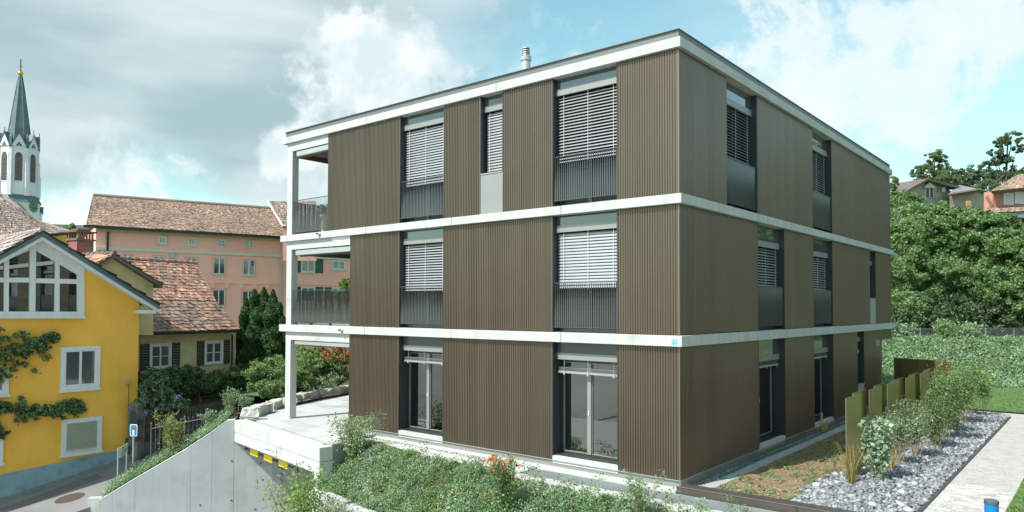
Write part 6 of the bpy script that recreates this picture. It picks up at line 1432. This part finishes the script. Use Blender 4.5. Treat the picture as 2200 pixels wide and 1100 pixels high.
# ------------------------------------------------------------------ brown hipped roof and dark roof, left
bh = thing('hipped_roof_house', 'yellow walled house with a brown curved hipped tile roof at the left picture edge', 'house', dep(40, 60, 640))
q = lambda D, x, y: dep(D, x, y)
tile_roof('roof_tiles', bh, q(36, -120, 560), q(38, 90, 521), q(41.5, 42, 447), q(41, -80, 400), 44, 20, TILED, lift=.05, rnd=.1)
tile_roof('roof_tiles', bh, q(38, 60, 507), q(39.5, 152, 499.5), q(41.6, 72, 474), q(42, 40, 446), 22, 9, TILED, lift=.05, rnd=.1)
tile_roof('roof_tiles', bh, q(41.5, 42, 448), q(41.6, 40, 446), q(45, -10, 408), q(44, -30, 398), 8, 14, TILED, lift=.05)
b = MB().use(TILED); hp = [q(45, -20, 398), q(43.5, 0, 418), q(42, 22, 433), q(41.5, 42, 447), q(41.5, 72, 473), q(40.5, 110, 486), q(39.4, 152, 499)]; b.tube(hp, .11, 6); o = b.build('hip_tiles', bh); settone(o.data, np.ones(len(o.data.polygons)))
b = MB().use(BLACKM); b.tube([q(38, 80, 507), q(39.3, 152, 501)], .08, 6); b.tube([q(39.5, 148, 501), q(39.6, 147, 520), q(39.6, 147, 560)], .06, 6); b.build('gutter', bh)
b = MB().use(YELW); b.add([q(39.2, 95, 506), q(39.2, 95, 640), q(40.6, 143, 640), q(40.6, 143, 503)], [(0, 1, 2, 3)]); b.add([q(40.6, 143, 503), q(40.6, 143, 640), q(46, 143.5, 640), q(46, 143.5, 503)], [(0, 1, 2, 3)]); b.build('wall', bh)
dr = thing('dark_roof_building', 'distant long dark slate roof between the hipped roof and the pink building', 'building', dep(80, 150, 560))
b = MB().use(mat('dark_slate', (.055, .06, .065), .7, var=.2)); b.box8([dep(78, 95, 500), dep(78, 215, 504), dep(79, 215, 560), dep(79, 95, 560), dep(86, 95, 481), dep(86, 215, 485), dep(87, 215, 560), dep(87, 95, 560)]); b.build('roof', dr)
tree_px('small bright tree between the chimney and the hipped roof', 150, 46, 560, [(150, 505, 46, (.5, .5, .5)), (143, 495, 46, (.35, .35, .3)), (156, 522, 46, (.5, .5, .5))], [L_HEDGE, L_LIME], 2600, .14, trunk_r=.06, name='small_tree')
tree_px('small leafy tree behind the chimney of the ochre house', 160, 50, 560, [(152, 488, 50, (.3, .3, .25)), (166, 508, 50, (.4, .4, .5))], [L_HEDGE], 1200, .14, trunk_r=.06, name='small_tree')
# tree tips behind the loggia railing
tree_px('young yellow green tree seen over the middle loggia railing', 742, 30, 760, [(741, 608, 30, (.28, .28, .32)), (745, 632, 30, (.35, .35, .4)), (732, 640, 30, (.4, .35, .25)), (690, 660, 30, (.6, .5, .5)), (665, 680, 30, (.5, .5, .4))], [L_LIME], 3600, .10, trunk_r=.04, name='young_tree')

# ------------------------------------------------------------------ church steeple
CD = 100; cc = dep(CD, 39, 400); ch_ = thing('church_steeple', 'white octagonal church tower with copper spire, gold ball and clock', 'church tower', (cc[0], cc[1], -3))
CZ = lambda y: dep(CD, 39, y)[2]; R8 = math.pi/8
az = math.atan2(CAM[1]-cc[1], CAM[0]-cc[0])
rot = az+R8
WC = mat('church_white', (.66, .68, .69), .8, var=.05, vs=.4, streak=.08)
def oct_(mb, r0, z0, r1, z1): mb.lathe(cc, [(r0, z0), (r1, z1)], 8, rot)
S = CD/FPX   # metres per pixel
b = MB().use(WC); oct_(b, 2.75, -3, 2.75, CZ(436)); b.build('lower_shaft', ch_)
b = MB().use(WC); oct_(b, 2.42, CZ(436)+.001, 2.42, CZ(318)); b.build('belfry', ch_)
b = MB().use(COPPER); oct_(b, 2.95, CZ(437), 2.40, CZ(421)); b.build('skirt_roof', ch_)
b = MB().use(COPPER); b.lathe(cc, [(1.75, CZ(322)), (1.40, CZ(290)), (.50, CZ(190)), (.20, CZ(162))], 8, rot); b.build('spire', ch_)
b = MB().use(COPPER)
for k in range(8):
    a = rot+k*math.pi/4; b.tube([(cc[0]+r*math.cos(a), cc[1]+r*math.sin(a), z) for r, z in ((1.42, CZ(290)), (.52, CZ(190)), (.22, CZ(163)))], .05, 4)
b.build('spire_ribs', ch_)
b = MB().use(GOLD); b.lathe(cc, [(.05, CZ(163)), (.30, CZ(160.5)), (.40, CZ(157.5)), (.30, CZ(154.5)), (.05, CZ(152.5))], 16); b.build('gold_ball', ch_, smooth=True)
b = MB().use(BLACKM); b.tube([(cc[0], cc[1], CZ(153)), (cc[0], cc[1], CZ(127))], .07, 6); b.tube([(cc[0]-.25*RX[0], cc[1]-.25*RX[1], CZ(143)), (cc[0]+.25*RX[0], cc[1]+.25*RX[1], CZ(143))], .05, 6); b.build('finial_cross', ch_)
for k in range(8):
    a = rot+R8+k*math.pi/4; n_ = (math.cos(a), math.sin(a)); u_ = (-n_[1], n_[0]); ap_ = 2.42*math.cos(R8); F_ = Fr((cc[0]+n_[0]*ap_, cc[1]+n_[1]*ap_, 0), u_, n_)
    zl, zh = CZ(393), CZ(333)
    arch = lambda w_, z0_, z1_: [(-w_, z0_), (w_, z0_), (w_, z1_-.75)]+[(w_*math.cos(t)**.8, z1_-.75+.75*math.sin(t)) for t in (.4, .8, 1.2)]+[(0, z1_)]+[(-w_*math.cos(t)**.8, z1_-.75+.75*math.sin(t)) for t in (1.2, .8, .4)]+[(-w_, z1_-.75)]
    b = MB().use(WC); extrude(b, F_, arch(.62, zl-.12, zh+.25), .001, .06); w = b.build('window', ch_)
    b = MB().use(mat('louvre_brown', (.10, .08, .075), .9)); extrude(b, F_, arch(.43, zl, zh), .061, .075); b.build('dark_opening', w)
    b = MB().use(mat('louvre_slat', (.20, .17, .16), .8)); z = zl+.08
    while z < zh-.5: F_.box(b, -.42, .42, .076, .13, z, z+.07); z += .17
    b.build('louvres', w)
    # gable over each face
    zg = CZ(293); zb2 = CZ(320); b = MB().use(WC); extrude(b, F_, [(-.93, zb2), (.93, zb2), (0, zg)], -.6, .12); g_ = b.build('gable', ch_)
    b = MB().use(INTD)
    for dx, dz in ((-.17, 0), (.17, 0), (0, .26)):
        extrude(b, F_, [(dx+.16*math.cos(t), CZ(312.5)-.35+dz+.6*0+.16*math.sin(t)) for t in np.linspace(0, 2*math.pi, 9)[:-1]], .121, .135)
    b.build('trefoil', g_)
    b = MB().use(COPPER)
    for s_ in (-1, 1):
        extrude(b, F_, [(s_*1.02, zb2-.12), (s_*.92, zb2-.22), (0, zg), (0, zg+.2)][::s_], -.7, .2)
    b.build('gable_roof', g_)
    b = MB().use(BLACKM); x, y, _ = F_.p(0, .1, 0); b.tube([(x, y, zg), (x, y, zg+.75)], .045, 5); b.build('finial', g_)
    # buttress on each corner
    ac = rot+k*math.pi/4; c_, s_ = math.cos(ac), math.sin(ac); BF = Fr((cc[0]+c_*2.32, cc[1]+s_*2.32, 0), (-s_, c_), (c_, s_))
    b = MB().use(WC); BF.box(b, -.20, .20, -.05, .30, CZ(420), CZ(350)); BF.box(b, -.17, .17, -.05, .18, CZ(350), CZ(322)); BF.box(b, -.24, .24, -.05, .42, CZ(424), CZ(378)); b.build('buttress', ch_)
    b = MB().use(COPPER); BF.box(b, -.16, .16, -.1, .25, CZ(322), CZ(301)); b.lathe(BF.p(0, .08, 0)[:2], [(.2, CZ(301)), (.02, CZ(292))], 4); b.build('pinnacle', ch_)
a = rot+R8-math.pi/4
ap_ = 2.75*math.cos(R8)
for k in range(8):
    a = rot+R8+k*math.pi/4; n_ = (math.cos(a), math.sin(a)); F_ = Fr((cc[0]+n_[0]*ap_, cc[1]+n_[1]*ap_, 0), (-n_[1], n_[0]), n_)
    if k % 2 == 0:
        zc = CZ(446); b = MB().use(mat('clock_green', (.02, .10, .07), .5)); extrude(b, F_, [(.72*math.cos(t), zc+.72*math.sin(t)) for t in np.linspace(0, 2*math.pi, 25)[:-1]], .001, .06); ck = b.build('clock', ch_)
        b = MB().use(mat('clock_gold', (.70, .55, .08), .5))
        for h in range(12):
            t = h*math.pi/6; extrude(b, F_, [(r*math.cos(t+s_), zc+r*math.sin(t+s_)) for r, s_ in ((.48, -.06), (.68, -.09), (.68, .09), (.48, .06))], .061, .07)
        b.build('clock_mark', ck)
        for t, L in ((1.25, .55), (2.6, .38)):
            b = MB().use(MATS['clock_gold']); extrude(b, F_, [(.04*math.cos(t-1.57), zc+.04*math.sin(t-1.57)), (L*math.cos(t), zc+L*math.sin(t)), (.04*math.cos(t+1.57), zc+.04*math.sin(t+1.57))], .072, .08); b.build('clock_hand', ck)
    else:
        b = MB().use(COPPER); extrude(b, F_, [(-1.0, CZ(456)), (1.0, CZ(456)), (0, CZ(441))], -.3, .45); b.build('hood', ch_)
        b = MB().use(WC); F_.box(b, -.75, .75, -.1, .32, CZ(490), CZ(456)-.001); b.build('hood_wall', ch_)

# ------------------------------------------------------------------ houses on the hill
vD = 96; VF = frame_az(dep(vD, 2000, 420)[:2], 76-39.6-16)
vl = thing('timbered_villa', 'old villa with shallow dark gable roof and arched twin window on the hill', 'house', dep(vD, 2000, 470))
v = VF.uz
poly_px(VF, [(1950, 470), (2047, 470), (2047, 412), (1996, 388.5), (1950, 412)], -6, 0, mat('villa_render', (.42, .38, .29), .9, var=.15, vs=1.5, col2=(.30, .26, .2), c2s=1.2), 'wall', vl)
for pts in ([(1994, 383), (1994, 387), (2062, 405), (2069, 402.5)], [(1940, 414), (1944, 416), (1995, 387), (1994, 383)]):
    b = MB().use(mat('villa_roof', (.14, .11, .10), .8, var=.2)); q_ = [VF.uz(x, y, .9) for x, y in pts]; extrude(b, VF, q_, -8, .9); b.build('gable_roof', vl)
for x0, x1 in ((1990, 1996), (1999, 2005)):
    cx = (x0+x1)/2; poly_px(VF, [(x0-1.5, 425), (x1+1.5, 425), (x1+1.5, 404), (cx, 399), (x0-1.5, 404)], .001, .12, PALES, 'window', vl); poly_px(VF, [(x0, 424), (x1, 424), (x1, 406), (cx, 402.5), (x0, 406)], .121, .14, INTD, 'pane', vl)
poly_px(VF, [(1985, 403), (2011, 403), (1998, 391)], .13, .4, PALES, 'pediment', vl)
for i in range(4): x = 2014+i*7; poly_px(VF, [(x, 413), (x+1.3, 413), (x+5.5, 402), (x+4.2, 402)], .001, .08, BROWNW, 'timber', vl)
poly_px(VF, [(2024, 412), (2031, 412), (2031, 402), (2024, 402)], .09, .14, WHITE, 'shutter', vl)
b = MB().use(mat('villa_slate', (.20, .20, .21), .7, var=.2)); f_ = lambda D, x, y: dep(D, x, y)
b.add([f_(94, 2038, 417.5), f_(95, 2102, 406), f_(100, 2062, 397.5), f_(99, 2050, 402)], [(0, 1, 2, 3)]); b.add([f_(95, 2102, 406), f_(101, 2125, 412), f_(103, 2062, 397.5)], [(0, 1, 2)]); b.build('side_roof', vl)
b = MB().use(MATS['villa_roof']); b.tube([f_(94, 2038, 418.5), f_(95, 2102, 407.5), f_(101, 2125, 413)], .18, 4); b.build('eaves', vl)
b = MB().use(MATS['villa_render']); b.add([f_(95.5, 2040, 419), f_(95.5, 2040, 470), f_(96.2, 2098, 470), f_(96.2, 2098, 408)], [(0, 1, 2, 3)]); b.add([f_(96.2, 2098, 408), f_(96.2, 2098, 470), f_(102, 2120, 470), f_(102, 2120, 413)], [(0, 1, 2, 3)]); b.build('side_wall', vl)
poly_px(frame_az(dep(93, 2082, 436)[:2], 50), [(2078, 442), (2086, 442), (2086, 431), (2078, 431)], 0, .3, mat('brick_red_render', (.52, .23, .17), .9), 'red_annex', vl)
rh = thing('red_house', 'red rendered house with white shutters and tiled hipped roof on the hill', 'house', dep(84, 2170, 520))
RD = 84; RFm = frame_az(dep(RD, 2130, 440)[:2], 37)
poly_px(RFm, [(2133, 460), (2260, 460), (2260, 398), (2133, 410)], -1.2, 0, MATS['brick_red_render'], 'wall', rh)
r_ = RFm.uz
def R_(px, py, d): u, z = RFm.uz(px, py, d); return RFm.p(u, d, z)
tile_roof('roof_tiles', rh, R_(2128, 411, .9), R_(2275, 396, .9), R_(2215, 372, -3.0), R_(2185, 376, -3.0), 40, 12, TILEB, lift=.05)
b = MB().use(TILEB); b.add([R_(2128, 411, .9), R_(2185, 376, -3.0), R_(2150, 400, -3.5)], [(0, 1, 2)]); o = b.build('side_roof', rh); settone(o.data, [.8])
b = MB().use(BROWNW); b.add([R_(2128, 412, .95), R_(2275, 397, .95), R_(2275, 403, .1), R_(2133, 417, .1)], [(0, 1, 2, 3)]); b.build('eaves', rh)
tile_roof('roof_tiles', rh, R_(2118, 457, 1.6), R_(2275, 451, 1.6), R_(2275, 440, .02), R_(2122, 446, .02), 40, 5, TILEB, lift=.05)
b = MB().use(mat('blue_grey_trim', (.30, .36, .42), .8)); RFm.box(b, r_(2128, 460)[0], r_(2270, 460)[0], 1.2, 1.5, r_(2200, 460, 1.2)[1]-.45, r_(2200, 455, 1.2)[1]-.1); b.build('gutter', rh)
poly_px(RFm, [(2136, 560), (2270, 560), (2270, 462), (2136, 464)], -1, 1.0, mat('beige_render', (.45, .42, .30), .9), 'wall', rh)
for x0, x1 in ((2156, 2176.5), (2180, 2202)):
    w = window(RFm, (x0, 414 if x0 < 2170 else 412, x1, 440 if x0 < 2170 else 438), rh, cw=.16, mull=0, glass=mat('white_shutter_leaf', (.62, .65, .68), .6)); 
for x0, x1 in ((2146, 2156), (2168, 2178), (2192, 2204)):
    window(RFm, (x0, 467, x1, 492), rh, cw=.1, mull=0, bars=1, d=1.0, glass=TGLASS if x0 != 2168 else mat('white_shutter_leaf', (.62, .65, .68), .6))
b = MB().use(TILEB); b.add([R_(2116, 425, .2), R_(2129, 413, -1.5), R_(2133, 440, .1), R_(2130, 446, .3)], [(0, 1, 2, 3)]); o = b.build('porch_roof', rh); settone(o.data, [.9])
